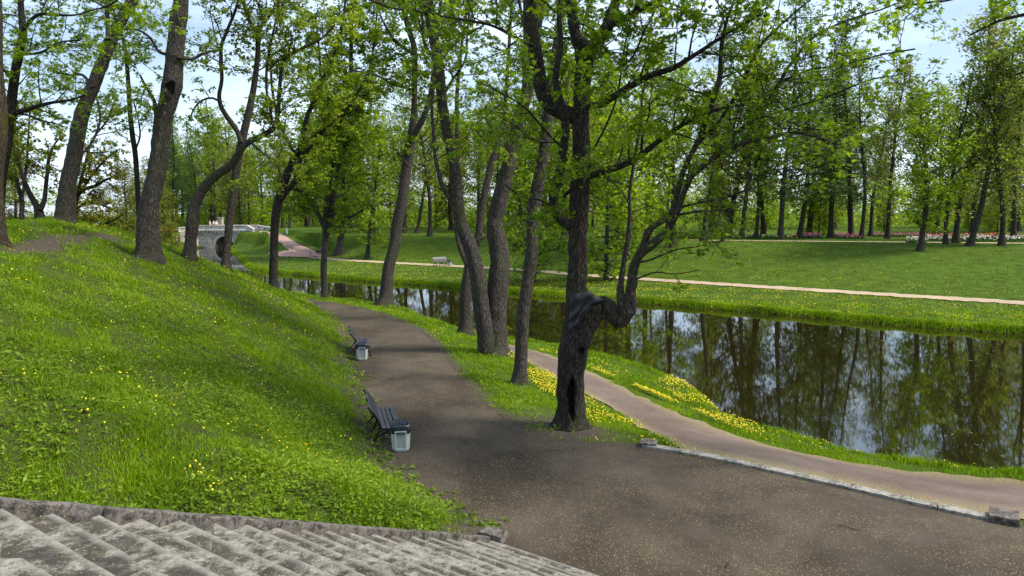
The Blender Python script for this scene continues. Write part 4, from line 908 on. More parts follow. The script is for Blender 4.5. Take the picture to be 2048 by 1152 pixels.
hero('slender_tree', 'slender knobbly tree standing at the water edge right of the pink path end', yE, [
    ([(648,597,17),(648,560,14),(648,532,15),(649,500,14),(651,468,15),(654,420,16),(657,385,15),(661,345,13),(667,312,13),(674,275,12),(681,243,12),(692,200,10),(700,152,9),(702,87,9),(704,22,8),(705,-5,7)], .5, .25),
    ([(656,470,10),(664,430,10),(668,390,10),(675,350,9),(690,290,8),(705,240,7),(730,180,6),(745,110,5),(755,20,4)], .5, .2),
    ([(652,465,10),(637,428,10),(620,405,9),(603,384,9),(585,378,7),(565,385,5)], .6, .3), ([(656,428,8),(680,430,7),(700,434,6),(725,420,4)], -1, .2), ([(668,310,7),(650,260,6),(640,200,5),(640,120,5),(630,30,4)], -.5, .15)],
    M['bark_grey'], M['leaf_bright'], 17, size=.16, per=7, ext=6, P=dict(zmin=3.4, len=(1.2,3.6), gap=.3, tw=.25, lg=.11), maple=False, dens=1.3)
hero('forked_maple_tree', 'dark knotty tree forking above the hill edge in front of the pink path', base_at(545, 580, 35.0), [
    ([(545,590,24),(545,573,19),(546,545,19),(549,505,19),(548,460,19),(552,425,19),(560,395,19),(572,355,18),(583,328,17),(597,302,14),(620,282,11),(645,262,9),(668,243,8),(700,210,6),(730,160,5)], .6, .45),
    ([(588,318,13),(599,299,12),(608,262,11),(616,230,10),(630,195,9),(642,165,9),(655,140,8),(664,121,7),(680,70,6),(690,10,5)], -.6, .2),
    ([(563,398,13),(578,412,10) if False else (572,385,12),(585,370,11),(597,340,10),(603,310,8),(625,290,6)], -1.0, .3),
    ([(590,310,8),(570,270,7),(555,235,6),(545,180,6),(540,110,5)], .5, .2)],
    M['bark_dark'], M['leaf_lime'], 18, size=.13, per=6, ext=5, P=dict(zmin=4.2, len=(1.0,2.8), gap=.32), maple=False, dens=1.0)
hero('wavy_maple_tree', 'dark wavy-stemmed tree left of the forked tree with twisting upper limbs', base_at(450, 525, 30.5), [
    ([(450,540,20),(452,505,17),(457,470,17),(461,430,18),(467,382,18),(472,345,18),(480,304,18),(490,255,17),(499,217,15),(508,175,13),(514,121,11),(516,85,11),(514,65,10),(497,38,8),(486,-2,7)], .4, .55),
    ([(514,68,8),(525,50,8),(540,30,7),(551,13,6),(560,-5,5)], -.4, .1),
    ([(482,285,12),(474,262,11),(455,235,11),(442,213,10),(438,190,9),(443,160,8),(442,125,9),(443,92,8),(455,60,7),(470,22,6),(478,-5,5)], -.5, .3),
    ([(442,205,5),(425,196,5),(405,200,4),(390,215,4),(378,240,3)], -.6, .3)],
    M['bark_brown'], M['leaf_lime'], 19, size=.12, per=5, ext=4, P=dict(zmin=2.0, len=(1.1,2.9), gap=.36), dens=1.35, maple=False)
hero('bent_maple_tree', 'dark tree bending in a big arc rightward, left of the bridge', base_at(376, 497, 28.0), [
    ([(376,505,26),(380,480,24),(384,455,28),(387,430,26),(394,402,24),(406,378,22),(420,360,21),(438,346,19),(462,330,17),(482,300,14),(499,284,13),(522,272,12),(547,256,12),(556,225,10),(558,195,9),(561,160,8),(565,128,8),(583,108,7),(608,95,6),(642,78,5),(670,50,4)], .9, .5),
    ([(547,255,6),(540,215,6),(533,175,6),(535,120,6),(545,70,5),(556,20,4)], .4, .2), ([(500,284,6),(530,310,5),(548,322,5),(562,350,4),(568,370,3)], -.6, .3)],
    M['bark_brown'], M['leaf_lime'], 20, size=.12, per=5, ext=4, P=dict(zmin=2.0, len=(1.1,2.9), gap=.36), dens=1.35, maple=False)
hero('great_lime_tree', 'big grey leaning trunk with a heart-shaped bark wound on the hill top', base_at(293, 474, 24.5), [
    ([(291,478,54),(294,462,47),(299,425,43),(305,385,41),(311,347,40),(321,290,38),(331,230,37),(338,205,38),(343,172,44),(347,140,38),(353,87,36),(357,40,35),(361,-5,33)], .3, .75),
    ([(322,275,10),(310,215,9),(308,200,8),(290,170,6),(280,150,4)], .6, .2), ([(354,115,8),(385,118,7),(410,105,6),(440,100,4)], .8, .2), ([(352,110,6),(320,105,6),(300,75,5),(275,60,5),(245,58,4)], .9, .1)],
    M['bark_grey'], M['leaf_maple'], 21, size=.105, per=4, ext=5, holes=[(341,176,9,14,.10,.035)], fine=.05, sides=56, P=dict(zmin=2.5, len=(1.2,3.4), gap=.36), dens=.5)
hero('grey_lime_tree', 'big leaning trunk, mossy on its left side, beside the trodden hill trail', base_at(126, 460, 28.0), [
    ([(124,464,44),(127,445,38),(131,410,37),(137,370,34),(144,325,33),(152,278,32),(162,240,30),(174,205,28),(187,172,27),(203,130,26),(221,85,25),(240,45,24),(260,9,23),(280,-25,22)], .4, .6),
    ([(217,80,12),(216,55,10),(214,20,9),(212,-10,8)], .4, .1), ([(145,325,6),(180,290,5),(200,240,5),(190,180,4)], 1, .2), ([(186,175,7),(165,150,6),(140,150,5),(95,140,4)], .8, .1), ([(225,78,5),(250,100,4),(270,130,4)], -.8, .1)],
    M['bark_grey'], M['leaf_maple'], 22, size=.105, per=4, ext=5, P=dict(zmin=2.5, len=(1.2,3.4), gap=.36), dens=.6, fine=.08, sides=26)
hero('thin_maple_tree', 'thin dark tree standing just left of the trunk with the heart-shaped wound', base_at(277, 462, 31.0), [
    ([(279,470,12),(278,430,11),(275,370,11),(270,310,11),(265,269,11),(260,215,10),(256,160,9),(252,110,8),(246,80,7),(232,40,5),(225,5,4)], .3, .5),
    ([(271,300,4),(280,272,4),(277,240,3),(268,205,3)], -.3, .3), ([(255,115,6),(266,105,5),(285,110,4)], .4, .3)],
    M['bark_dark'], M['leaf_maple'], 23, size=.11, per=5, ext=4, P=dict(zmin=1.2, len=(1.1,2.9), gap=.3), dens=1.3)
hero('edge_lime_tree', 'mossy brown trunk cut by the left border of the photo', base_at(-22, 480, 19.0), [
    ([(-30,500,62),(-25,430,60),(-22,330,62),(-20,220,60),(-22,110,58),(-26,0,54)], .2, .9)],
    M['bark_mossy'], M['leaf_olive'], 24, size=.11, ext=4, dens=.3, P=dict(zmin=6))
hero('dark_maple_tree', 'dark tree leaning in from behind the mossy border trunk', base_at(-8, 470, 22.0), [
    ([(-10,475,26),(-4,420,24),(4,350,22),(13,286,21),(17,240,20),(27,180,19),(36,120,18),(46,70,16),(43,30,13),(42,-5,11)], .3, .35),
    ([(20,240,12),(32,224,11),(50,221,10),(70,214,9),(100,206,7),(139,200,5),(170,190,4)], -.8, .15), ([(44,60,8),(75,30,7),(110,30,6),(150,30,4),(185,20,3)], -1, .1), ([(38,110,6),(80,105,5),(120,85,4),(160,80,3)], -1, .1), ([(30,170,5),(-5,120,5),(-30,60,4)], -1, .1)],
    M['bark_dark'], M['leaf_maple'], 25, size=.10, per=4, ext=3, dens=1.3, P=dict(zmin=1.6, len=(1.1,2.9)))
hero('small_forked_tree', 'small dark tree forking low in a Y on the hill crest at the left', base_at(80, 459, 33.0), [
    ([(80,463,24),(78,445,20),(77,425,19),(73,412,14),(62,392,12),(50,365,10),(40,335,8),(28,305,7),(20,260,5),(22,200,4)], .3, .4), ([(80,418,13),(88,402,10),(91,380,9),(95,345,8),(98,317,7),(108,290,4),(125,270,3)], .4, .3)],
    M['bark_dark'], M['leaf_olive'], 26, size=.13, per=5, P=dict(zmin=1.6, len=(.8,2.4), gap=.3), maple=False, dens=.9)
hero('small_straight_tree', 'thin short trunk left of the forked small tree on the hill crest', base_at(41, 457, 34.5), [
    ([(43,462,12),(43,430,10),(44,400,10),(36,370,8),(30,330,7),(28,280,5),(35,200,4)], .3, .4), ([(44,400,6),(52,340,6),(56,280,4),(60,220,3)], .3, .3)],
    M['bark_dark'], M['leaf_lime'], 27, size=.13, per=5, P=dict(zmin=1.6, len=(.8,2.0), gap=.32), maple=False, dens=.9)
hero('drooping_maple_tree', 'low olive-leaved maple with drooping boughs between the two big leaning trunks', base_at(155, 455, 36.0), [
    ([(147,470,14),(149,440,12),(152,400,11),(165,380,9),(190,372,8),(210,360,6),(240,350,5)], .5, .2), ([(150,420,6),(175,405,5),(205,410,5),(235,425,4)], -.6, .1), ([(150,450,5),(180,452,4),(210,448,4),(245,430,3)], -.6, .2), ([(152,400,7),(170,330,6),(185,280,5),(215,240,4),(230,200,3)], .5, .2), ([(153,395,6),(200,330,5),(235,300,4)], .2, .1)],
    M['bark_dark'], M['leaf_olive'], 28, size=.13, per=5, P=dict(zmin=.4, len=(.7,1.9), gap=.3), maple=False, dens=1.0)
# a tree outside the right border whose boughs hang into the picture
hero('overhanging_maple_tree', 'leafy boughs of a maple hanging into the upper right corner of the photo', np.array([14.6, 12.7, g1(14.6,12.7)]), [
    ([(2650,900,60),(2645,700,52),(2640,500,48),(2635,300,46),(2625,100,44),(2620,-80,40)], 0, .97),
    ([(2625,80,22),(2450,30,18),(2250,15,13),(2120,20,10),(2010,38,7),(1940,70,4)], .8, .45), ([(2630,180,18),(2450,130,15),(2250,110,10),(2110,125,7),(2030,150,4)], 1.0, .45), ([(2620,-40,20),(2400,-60,16),(2180,-50,10),(2020,-30,7),(1900,0,4)], .8, .45)],
    M['bark_dark'], M['leaf_maple'], 29, size=.10, per=4, ext=1, dens=1.2, P=dict(len=(.6,1.6), gap=.4))
# ---------------------------------------------------------------- kinds of trees on the far side
def proto(kind, seed):
    random.seed(seed); rg = np.random.default_rng(seed); tb = Tubes(); V3 = Vector
    K = dict(lime=dict(H=19, r=.24, lo=.22, nb=44, bl=(2.2,4.6), size=.23, per=2, leaf='leaf_lime', bup=.35, prof=lambda f: .45+1.1*math.sin(math.pi*min(1, f*.95))),
             maple=dict(H=16, r=.27, lo=.16, nb=46, bl=(2.6,5.6), size=.25, per=3, leaf='leaf_bright', bup=.15, prof=lambda f: .6+.9*math.sin(math.pi*min(1, f))),
             tall=dict(H=22, r=.22, lo=.38, nb=36, bl=(1.6,3.6), size=.22, per=2, leaf='leaf_lime', bup=.45, prof=lambda f: .5+.9*math.sin(math.pi*min(1, f))),
             pale=dict(H=17, r=.20, lo=.15, nb=54, bl=(1.5,3.2), size=.21, per=3, leaf='leaf_pale', bup=.75, prof=lambda f: .4+1.0*math.sin(math.pi*min(1, f*.9))),
             larch=dict(H=21, r=.22, lo=.2, nb=80, bl=(1.6,3.6), size=.20, per=3, leaf='leaf_larch', bup=-.05, prof=lambda f: 1.35-1.15*f),
             young=dict(H=7.5, r=.10, lo=.06, nb=36, bl=(1.2,2.6), size=.20, per=4, leaf='leaf_bright', bup=.1, prof=lambda f: .7+.6*math.sin(math.pi*f)),
             olive=dict(H=14, r=.22, lo=.12, nb=48, bl=(2,4.4), size=.24, per=3, leaf='leaf_olive', bup=.2, prof=lambda f: .6+.8*math.sin(math.pi*f)))[kind]
    H = K['H']; n = 14; p = V3((0,0,-.4)); pts = [p]; rad = [K['r']*1.5]
    d = V3((random.gauss(0,.04), random.gauss(0,.04), 1)).normalized()
    for i in range(n):
        d = (d+V3((random.gauss(0,.045), random.gauss(0,.045), .12))).normalized(); p = p+d*(H+.4)/n; pts.append(p); f = (i+1)/n; rad.append(K['r']*(1-f)**.75+.02)
    S, W_ = catmull([np.array(q) for q in pts], rad, .5); W_ = W_*(1+.5*np.exp(-np.maximum(S[:,2], 0)/.35)); tb.add(S, W_, 10, .06)
    an, ou = [], []
    for b in range(K['nb']):
        f = K['lo']+(1-K['lo'])*((b+random.random())/K['nb'])**.95; z = f*H; k = min(int(f*(len(S)-1)), len(S)-2); p0 = V3(S[k]); fr = (f-K['lo'])/(1-K['lo'])
        a = b*2.4+random.gauss(0,.4); Lb = random.uniform(*K['bl'])*K['prof'](fr)*(.62+.38*random.random()); Lb = max(.7, Lb)
        dr = V3((math.cos(a), math.sin(a), K['bup']+random.gauss(0,.15)+.5*fr)).normalized(); m = max(3, int(Lb/.6))
        q = path(p0, dr, Lb, m, .13, .05 if kind != 'larch' else -.02); tb.add(q, np.linspace(min(W_[k]*.5, .02+.014*Lb), .012, len(q)), 5)
        an_, ou_ = grow(tb, [(q, list(np.linspace(.05, .012, len(q))), .22)], dict(gap=.34, len=(.8,1.9), tw=.27, twl=(.3,.75), lg=.20, bup=.1, curve=-.01, bare=.15, twigs=False, rk=1.3, prof=lambda f: .8))
        an += an_; ou += ou_
    tr_ = tb.mesh('trunk'); tr_.attributes.new('hollow', 'FLOAT', 'POINT')
    cr_ = leaf_mesh('crown', an, ou, K['size'], K['per'], rg, 'kite', spread=K['size']*.8, tilt=.6)
    tr_.materials.append(M['bark_far']); cr_.materials.append(M[K['leaf']]); print('proto', kind, len(an)*K['per'])
    return tr_, cr_, H
PROTO = {}
for k, sds in dict(lime=(101,102,103), maple=(111,112,113), tall=(121,122), pale=(131,132), larch=(141,142), young=(151,152), olive=(161,162)).items(): PROTO[k] = [proto(k, s) for s in sds]
KN = dict(lime='lime_tree', maple='maple_tree', tall='tall_tree', pale='birch_tree', larch='larch_tree', young='young_maple_tree', olive='olive_maple_tree')
cnt = [0]
def far_tree(kind, loc, label, H=None, rz=None, lean=0, wk=1.0, group=None):
    cnt[0] += 1; tr_, cr_, h = PROTO[kind][cnt[0] % len(PROTO[kind])]; s = (H or h)/h
    t = thing(KN[kind], label, 'tree', tuple(float(v) for v in loc), random.uniform(0, 6.28) if rz is None else rz, group)
    t.scale = (s*wk, s*wk, s)
    if lean: t.rotation_euler = (0, lean, 0)
    link('trunk', tr_, None, t); link('crown', cr_, None, t); return t
random.seed(99)
near_crest = [ # px, py of the foot, depth or None, kind, height, label
    (678,509,None,'maple',19,'stout maple with bright drooping crown on the far lawn, right of the pink path'),
    (672,472,96,'maple',17,'dark trunk just behind the stout maple near the crest of the far lawn'),
    (859,473,None,'lime',19,'trunk at the crest of the far lawn in line with the far bench'),
    (833,470,98,'lime',18,'slim leaning trunk left of the crest tree above the far bench'),
    (786,470,108,'olive',15,'dim tree far behind the crest between the leaning grey tree and the far bench'),
    (1040,476,82,'lime',17,'tree on the crest showing between the twin-stemmed tree and the slim dark tree'),
    (1072,522,54,'young',9.5,'young bright maple on the slope behind the slim dark tree'),
    (1215,516,54,'young',11,'bright yellow-green young maple on the slope right of the hollow maple'),
    (1130,482,78,'maple',18,'bright maple on the crest directly behind the hollow maple'),
    (1290,484,72,'lime',19,'tree on the crest between the two stems of the crooked side limb'),
    (1405,476,72,'tall',19,'first straight dark trunk of the crest row, left of the round bush'),
    (1457,474,80,'olive',17,'leaning brown trunk behind the round bush on the crest'),
    (1481,475,76,'tall',20,'dark trunk just right of the round bush on the crest'),
    (1511,475,78,'lime',14,'forked dark small trunk in the crest row right of the bush'),
    (1527,474,80,'tall',21,'straight trunk close to the forked one in the crest row'),
    (1561,473,76,'larch',22,'thickest straight larch trunk in the middle of the crest row'),
    (1598,473,78,'larch',21,'larch trunk left of the first pink tulip bed'),
    (1662,472,80,'larch',22,'larch trunk between the two pink tulip beds'),
    (1701,474,80,'larch',20,'larch trunk standing in the second pink tulip bed'),
    (1721,475,77,'tall',18,'dark trunk at the right end of the second pink tulip bed'),
    (1740,473,86,'lime',15,'thin trunk right of the second pink tulip bed'),
    (1776,476,78,'pale',16,'pale green small tree left of the white tulip bed'),
    (1840,502,None,'maple',12.5,'nearest tree on the far lawn, standing lowest on the slope at the right'),
    (1892,490,64,'lime',13,'thin trunk beside the garden path left of the curved trunk'),
    (1911,489,66,'pale',18,'taller pale tree just left of the curved dark trunk'),
    (1939,492,None,'lime',16,'dark curved leaning trunk on the crest at the right'),
    (2004,492,None,'pale',15,'light green tree right of the curved dark trunk near the photo border'),
    (2028,480,74,'pale',17,'last tall pale tree at the right border behind the tulip bed'),
    (1252,498,62,'maple',16,'bright full maple on the slope behind the crooked side limb'),
    (1345,486,68,'maple',15,'bright maple on the slope left of the round bush'),
    (735,492,78,'maple',13,'bright maple on the far lawn just left of the leaning grey tree'),
    (2075,490,62,'lime',17,'leafy tree just past the right border of the far lawn'),
]
for px, py, Y, kd, H, lb in near_crest:
    b = base_at(px, py, Y); far_tree(kd, b, lb, H*(1.15 if px > 1390 and 'nearest' not in lb and H > 12.6 else 1.05), lean=.16 if 'leaning' in lb else 0, wk=1.25 if 'stout' in lb else 1.0)
ANCH = sorted([(px, lb) for px, py, Y, kd, H, lb in near_crest])
def wood(n, xr, yr, kinds, hr, label, group, dmin=3.6, gap=None, marks=None):
    pts = []; tries = 0; k_ = 0
    while len(pts) < n and tries < n*60:
        tries += 1; px = random.uniform(*xr); Y = random.uniform(*yr); x = (px-1024)/F_PX*Y
        if any((x-a)**2+(Y-b)**2 < dmin**2 for a, b in pts): continue
        if inside(np.array([x]), np.array([Y]), POND)[0] or (gap and gap(px, Y, x)): continue
        pts.append((x, Y)); k = kinds[k_ % len(kinds)]; k_ += 1
        row = ('nearest', 'middle', 'farthest')[min(2, int(3*(Y-yr[0])/(yr[1]-yr[0])))]
        ms = marks or [('the left end', xr[0]), ('the middle', sum(xr)/2), ('the right end', xr[1])]
        mk = min(ms, key=lambda m: abs(m[1]-px))[0]
        kd = dict(lime='green lime', maple='bright maple', tall='tall thin tree', pale='pale birch', larch='bluish larch', olive='olive maple', young='young maple')[k]
        lb = kd+' in '+label+', '+row+' row, behind '+mk if marks else kd+' in '+label+', '+row+' row, towards '+mk
        far_tree(k, (x, Y, g1(x, Y)-.05), lb, random.uniform(*hr), wk=random.uniform(.9, 1.2), group=group+', '+row+' row, '+mk)
MK_R = [('the round bush', 1440), ('the thickest larch trunk', 1561), ('the pink tulips', 1690), ('the lowest lawn tree', 1840), ('the curved trunk', 1940), ('the last birch', 2030), ('the right border', 2200)]
MK_C = [('the leaning grey tree', 780), ('the twin trunks', 980), ('the hollow maple', 1160), ('the crooked limb', 1290), ('the stout maple', 690), ('the far bench', 880)]
wood(29, (1330,2250), (86,150), ['lime','lime','tall','pale','maple','larch','olive'], (17,22), 'the wood', 'wood behind the tulip beds', marks=MK_R)
wood(34, (700,1340), (96,160), ['lime','maple','olive','lime','tall'], (16,24), 'the central wood', 'wood at the centre', marks=MK_C)
wood(22, (470,720), (128,190), ['lime','larch','olive','maple','pale'], (13,21), 'the wood right of the bridge', 'wood right of the bridge')
wood(12, (1380,2150), (84,112), ['young'], (5,8), 'the undergrowth', 'young trees under the wood', marks=MK_R)
wood(16, (320,480), (134,190), ['larch','maple','larch','lime'], (18,24), 'the wood behind the bridge', 'wood behind the bridge')
wood(22, (-150,330), (85,180), ['olive','lime','pale'], (8,15), 'the low trees beyond the hill', 'low trees at the left', gap=lambda px, Y, x: (40 < px < 250 and Y < 148))
def mass(n, Y0, Y1, x0, x1, htop, seed):
    r = np.random.default_rng(seed); X = r.uniform(x0, x1, n); Y = r.uniform(Y0, Y1, n)
    top = htop*(.62+.2*np.sin(X*.11)+.16*np.sin(X*.37+2)+.10*np.sin(X*.9+1)); u = r.random(n)**.85; Z = 1.2+top*u
    k = np.sin(X*.8+Z*.5)*np.sin(Z*.9+Y*.3+X*.2)+r.random(n)*1.3 > .25
    return np.stack([X, Y, Z], 1)[k]
an = np.concatenate([mass(42000, 205, 235, -330, 330, 17, 1), mass(16000, 160, 176, -45, 250, 8, 2), mass(7000, 196, 205, -90, -20, 12, 3)])
u1 = np.concatenate([mass(34000, 118, 150, -20, 130, 12, 5), mass(9000, 150, 170, -75, -20, 8, 6), mass(5000, 62, 72, 120, 130, 8, 7)])
tag(link('undergrowth', leaf_mesh('undergrowth', u1, np.tile([0,0,1.0], (len(u1),1)), .42, 2, rng, 'kite', .5), M['leaf_bright']), kind='stuff')
tag(link('distant_wood', leaf_mesh('distant_wood', an, np.tile([0,0,1.0], (len(an),1)), .75, 2, rng, 'kite', .7), M['leaf_lime']), kind='stuff')
for px, py, Y, kd, H, lb in ((262,470,60,'olive',6.5,'olive-yellow low maple right of the white-roofed building'), (330,470,105,'olive',9,'yellowish maple left of the bridge behind the curved trunk'), (345,468,70,'olive',6.0,'yellowish bush-like maple hanging over the far lawn left of the bent tree'), (398,470,140,'larch',20,'dark bluish larch directly behind the bridge'), (470,466,132,'pale',15,'pale-barked pair of trunks right behind the bridge parapet'), (484,466,133,'pale',17,'second of the pale trunks behind the bridge parapet'), (1446,478,72,None,0,'')):
    if kd: far_tree(kd, base_at(px, py, Y), lb, H)
b = base_at(1446, 478, 70); tr_, cr_, h = PROTO['young'][0]; t = thing('round_bush', 'round dark green bush on the crest left of the trunk row', 'bush', tuple(b)); t.scale = (.36,.36,.30)
link('stem', tr_, None, t); o = link('foliage', cr_.copy(), None, t); o.data.materials[0] = M['leaf_larch']
# hedge in front of the long shed
an = np.array([(x+random.gauss(0,.5), random.gauss(0,1.2), abs(random.gauss(0,1.1))+random.random()*1.5) for x in np.linspace(-26, 22, 9000)]); hd = link('hedge', leaf_mesh('hedge', an, np.tile([0,0,1.0], (9000,1)), .3, 2, rng, 'kite', .25), M['leaf_lime'])
hd.location = (-92, 138, 1.6); tag(hd, 'long low hedge in front of the white-roofed building', 'hedge')
# ---------------------------------------------------------------- grass, weeds, flowers
rng = np.random.default_rng(31)
def scatter(n, r0, r1, a0=-44, a1=44, pw=0.0):
    r = r0*(r1/r0)**rng.random(n) if pw == 0 else (rng.random(n)*(r1**pw-r0**pw)+r0**pw)**(1/pw)
    a = np.radians(rng.uniform(a0, a1, n)); return r*np.sin(a), r*np.cos(a)
def clean(X, Y, pathd=.06, waterd=.12):
    ok = ~inside(X, Y, PLAZA); z = gz(X, Y); ok &= z > WATER_Z+.03
    s = -((X-P0[0])*STAIR_N[0]+(Y-P0[1])*STAIR_N[1]); w_ = (X-P0[0])*STAIR_T[0]+(Y-P0[1])*STAIR_T[1]; ok &= ~((s > -.3) & (w_ > -.27))
    lp = np.vstack([LP_A, LP_B[::-1]]); ok &= ~inside(X, Y, lp); ok &= seg_dist(X, Y, FP) > 1.0
    pk = np.vstack([PK_R, PK_L[::-1]]); ok &= ~inside(X, Y, pk)
    return ok
def blades(name, X, Y, h, w_, n, m, spread=.05, lean=.5):
    N_ = len(X); Z = gz(X, Y); X = np.repeat(X, n); Y = np.repeat(Y, n); Z = np.repeat(Z, n); h = np.repeat(h, n)*rng.uniform(.5, 1.25, N_*n); w_ = np.repeat(w_, n)
    sp_ = np.repeat(np.maximum(spread, spread*np.repeat(1, N_)), n); X = X+rng.normal(0, 1, N_*n)*sp_; Y = Y+rng.normal(0, 1, N_*n)*sp_; Z = gz(X, Y)
    a = rng.uniform(0, 6.283, N_*n); b = rng.uniform(0, 6.283, N_*n); ln = h*rng.uniform(.1, 1, N_*n)*lean
    B0 = np.stack([X-np.cos(a)*w_/2, Y-np.sin(a)*w_/2, Z-.01], 1); B1 = np.stack([X+np.cos(a)*w_/2, Y+np.sin(a)*w_/2, Z-.01], 1)
    M0 = np.stack([X+np.cos(b)*ln*.35-np.cos(a)*w_*.35, Y+np.sin(b)*ln*.35-np.sin(a)*w_*.35, Z+h*.6], 1); M1 = M0+np.stack([np.cos(a)*w_*.7, np.sin(a)*w_*.7, 0*h], 1)
    Tt = np.stack([X+np.cos(b)*ln, Y+np.sin(b)*ln, Z+h], 1)
    V = np.stack([B0, B1, M1, M0, Tt], 1).reshape(-1, 3); k = np.arange(N_*n)*5
    F = np.concatenate([np.stack([k, k+1, k+2], 1), np.stack([k, k+2, k+3], 1), np.stack([k+3, k+2, k+4], 1)])
    return link(name, mesh_np(name, V, F), m)
X, Y = scatter(150000, 3.5, 46); k = clean(X, Y); X, Y = X[k], Y[k]; d = np.hypot(X, Y)
sl = soil_field(X, Y); nn = np.sin(X*1.9+1)*np.sin(Y*1.7+2)+.6*np.sin(X*4.3+Y*3.1)
k = (rng.random(len(X)) > sl*.92) & (rng.random(len(X)) < np.maximum(.42, .65+.4*nn+.25*np.sin(X*7.3+Y*2.2)*np.sin(Y*6.1-X))); X, Y, d, nn = X[k], Y[k], d[k], nn[k]
hh = (.07+.045*np.clip(nn, -.8, 1))*np.clip(.8+d/60, .8, 1.3)
tag(blades('grass', X, Y, hh, .006+d*.0007, 7, M['grass'], .07, 1.0), kind='stuff')
X, Y = scatter(26000, 40, 100); k = clean(X, Y); X, Y = X[k], Y[k]; d = np.hypot(X, Y)
tag(blades('far_grass', X, Y, np.full(len(X), .09), .010+d*.0005, 5, M['lawn'], .16, 1.0), kind='stuff')
# reeds and long blades along the water
def along(pl, n, off, js):
    s = np.r_[0, np.cumsum(np.hypot(*np.diff(pl, axis=0).T))]; wgt = 1/np.maximum(8, np.hypot(*((pl[1:]+pl[:-1])/2).T)); cs = np.r_[0, np.cumsum(np.diff(s)*wgt)]
    u = np.interp(rng.random(n)*cs[-1], cs, s); return np.interp(u, s, pl[:,0])+rng.normal(0, js, n), np.interp(u, s, pl[:,1])+rng.normal(off, js, n)
for pl, off in ((near_b, -.25), (far_b, .3)):
    X, Y = along(pl, 12000, off, .16); k = (gz(X, Y) > WATER_Z-.03) & ~inside(X, Y, PLAZA); X, Y = X[k], Y[k]; d = np.hypot(X, Y)
    tag(blades('bank_grass', X, Y, .13+.05*np.sin(X*3), .008+d*.0007, 5, M['grass'], .07, .8), kind='stuff')
# broad-leaved weeds on the near slope
X, Y = scatter(30000, 3.8, 24, -44, 5); k = clean(X, Y); X, Y = X[k], Y[k]; sl = soil_field(X, Y); pt = np.sin(X*.9+3)*np.sin(Y*.8)+.5*np.sin(X*2.3-Y)
k = (rng.random(len(X)) > sl*.88) & (rng.random(len(X)) < .5+.45*pt); X, Y = X[k], Y[k]; Z = gz(X, Y)
an = np.stack([X, Y, Z+rng.uniform(.03, .13, len(X))], 1)
ou = np.stack([rng.normal(0,1,len(X)), rng.normal(0,1,len(X)), .3*np.ones(len(X))], 1)
tag(link('ground_cover', leaf_mesh('ground_cover', an, ou, .075, 7, rng, 'lance', spread=.06, tilt=.45, droop=-.25), M['weed']), kind='stuff')
# sprouting weeds along the gravel edge
X, Y = along(UP_L, 900, 0, .16); k = (gz(X, Y) > -.2) & (X > -9); X, Y = X[k], Y[k]; an = np.stack([X, Y, np.maximum(gz(X, Y), 0)+.02], 1); k = rng.random(len(X)) < .45; an = an[k]
tag(link('edge_weeds', leaf_mesh('edge_weeds', an, np.stack([rng.normal(0,1,len(an)), rng.normal(0,1,len(an)), .5*np.ones(len(an))], 1), .10, 6, rng, 'lance', .02, .5, -.5), M['weed']), kind='stuff')
# dandelions
def flowers(name, X, Y, m, r=.016, hgt=.12, zof=0, kind='stuff', label=None):
    n = len(X); Z = gz(X, Y)+hgt*rng.uniform(.6, 1.3, n); k = 6; th = np.arange(k)*2*math.pi/k; d = np.hypot(X, Y); rr = r*rng.uniform(.7, 1.25, n)*np.clip(.85+d/70, .9, 1.7)
    tx, ty = rng.normal(0, .35, n), rng.normal(-.25, .35, n)
    rx = rr[:,None]*np.cos(th); ry = rr[:,None]*np.sin(th); ring = np.stack([X[:,None]+rx, Y[:,None]+ry, Z[:,None]-rx*tx[:,None]-ry*ty[:,None]], -1)
    top = np.stack([X, Y, Z+rr*.45], -1)[:,None]; bot = np.stack([X, Y, Z-rr*.6], -1)[:,None]
    V = np.concatenate([ring, top, bot], 1).reshape(-1, 3); f = [(i, (i+1) % k, k) for i in range(k)]+[((i+1) % k, i, k+1) for i in range(k)]
    F = (np.array(f)[None]+(np.arange(n)*(k+2))[:,None,None]).reshape(-1, 3)
    return tag(link(name, mesh_np(name, V, F), m), label, None, None, kind)
def field(poly, n):                                   # random spots inside a quadrilateral patch of ground
    c = [hit(a, b)[:2] for a, b in poly]; u, v = rng.random(n)[:,None]*1.04-.02, (rng.beta(1.7, 1.7, n)[:,None]-.5)*1.3+.5; q = (c[0]*(1-u)+c[1]*u)*(1-v)+(c[3]*(1-u)+c[2]*u)*v
    return q[:,0], q[:,1]
FX, FY = [], []
def addf(poly, n, clump=True):
    X, Y = field(poly, n)
    if clump:
        c = np.sin(X*2.1)*np.sin(Y*1.3+1)+.7*np.sin(X*.9+Y*2.7); k = rng.random(n) < .45+.5*c; X, Y = X[k], Y[k]
    k = clean(X, Y); FX.append(X[k]); FY.append(Y[k])
addf([(1052,722),(1090,738),(1200,850),(1050,760)], 1300); addf([(1000,700),(1060,722),(1380,902),(1180,880)], 2200)
addf([(1190,745),(1240,760),(1440,845),(1360,815)], 1300); addf([(1320,775),(1410,792),(1520,868),(1400,830)], 4200); addf([(1030,690),(1190,720),(1330,780),(1240,765)], 500)
addf([(1500,868),(1560,872),(2040,955),(1700,920)], 220); addf([(600,600),(760,612),(960,690),(880,690)], 300)
addf([(1000,552),(1560,582),(1560,628),(1000,585)], 4200); addf([(1560,580),(2100,615),(2100,665),(1560,628)], 2300); addf([(650,522),(1000,548),(1000,583),(650,556)], 2200); addf([(500,516),(650,522),(650,550),(520,540)], 260)
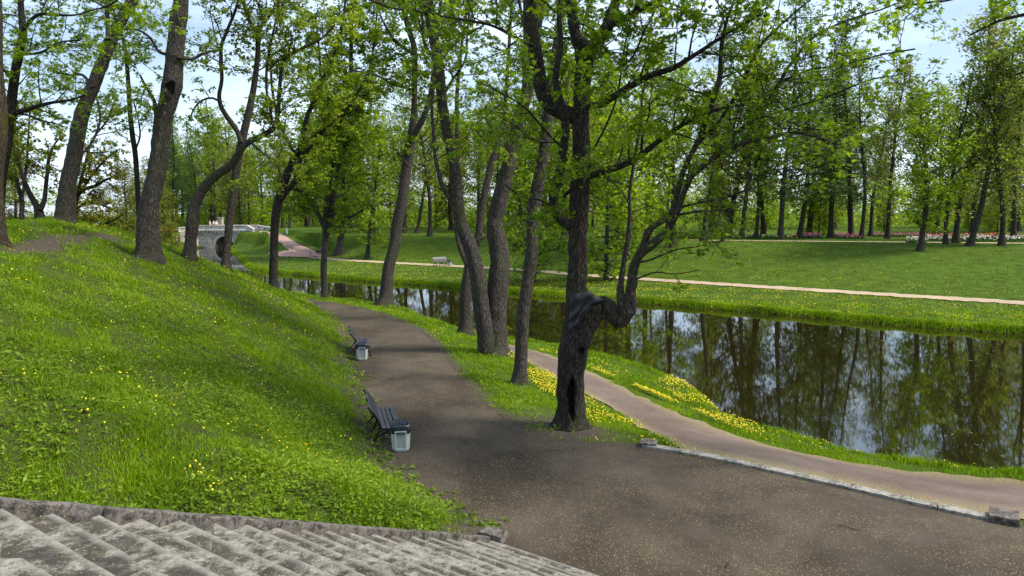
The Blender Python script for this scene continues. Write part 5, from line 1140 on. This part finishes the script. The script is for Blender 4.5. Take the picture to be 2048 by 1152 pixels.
addf([(1060,528),(1500,560),(2048,600),(2048,560)], 900); addf([(1380,478),(1500,482),(1900,560),(1300,545)], 1100); addf([(690,510),(900,522),(900,529),(690,517)], 350); addf([(1000,510),(1200,545),(1260,552),(1000,536)], 700)
addf([(0,470),(300,480),(420,520),(0,560)], 900); addf([(150,490),(330,485),(620,605),(480,600)], 1600); addf([(0,540),(480,560),(690,660),(200,800)], 550); addf([(0,760),(500,720),(800,960),(0,900)], 260); addf([(350,930),(640,900),(700,980),(420,1000)], 200)
FX, FY = np.concatenate(FX), np.concatenate(FY)
flowers('dandelions', FX, FY, M['yellow'])
def tulips(poly, n, m, lb, hh=.42):
    X, Y = field(poly, n); tag(blades('tulip_leaves', X, Y, np.full(n, hh*.8), np.full(n, .05), 3, M['bulb_leaf'], .08, .4), kind='stuff'); flowers('tulips', X[::2], Y[::2], m, .042, hh)
tulips([(1590,473.5),(1640,474),(1642,478),(1592,477.5)], 420, M['tulip_pink'], ''); tulips([(1672,473.5),(1718,474),(1722,479),(1675,478.5)], 420, M['tulip_pink'], '')
tulips([(1748,473),(1850,473.5),(1850,475),(1748,474.5)], 330, M['tulip_pink'], ''); tulips([(1812,482),(1850,482),(1852,487),(1814,487)], 170, M['tulip_white'], '')
tulips([(1858,479),(2070,480),(2070,484.5),(1858,484)], 900, M['tulip_white'], ''); tulips([(1850,474.5),(2070,475.5),(2070,478),(1850,477.5)], 700, M['tulip_red'], '')
tulips([(1370,477),(1590,478),(1590,480),(1370,479)], 200, M['yellow'], ''); tulips([(305,466),(372,463.5),(372,465),(305,467.5)], 500, M['tulip_red'], '')
tulips([(1480,475),(1590,475.5),(1590,478),(1480,478)], 160, M['tulip_white'], '')
# fallen scraps: a few small twigs on the gravel
for i, (px, py, l, a, lb) in enumerate(((1678,1052,.28,-.7,'short dark fallen twig lying on the plaza gravel, right of centre'), (1452,1136,.16,.9,'tiny fallen twig on the gravel near the bottom border'))):
    c = atz(px, py, 0); tb = Tubes(); tb.add([(0,0,.012),(l*.4,.02,.016),(l*.7,.0,.012),(l,.03,.012)], [.006,.006,.005,.003], 6); o = link('fallen_twig', tb.mesh('fallen_twig'), M['bark_dark']); o.location = (c[0], c[1], 0); o.rotation_euler = (0,0,a); tag(o, lb, 'twig')
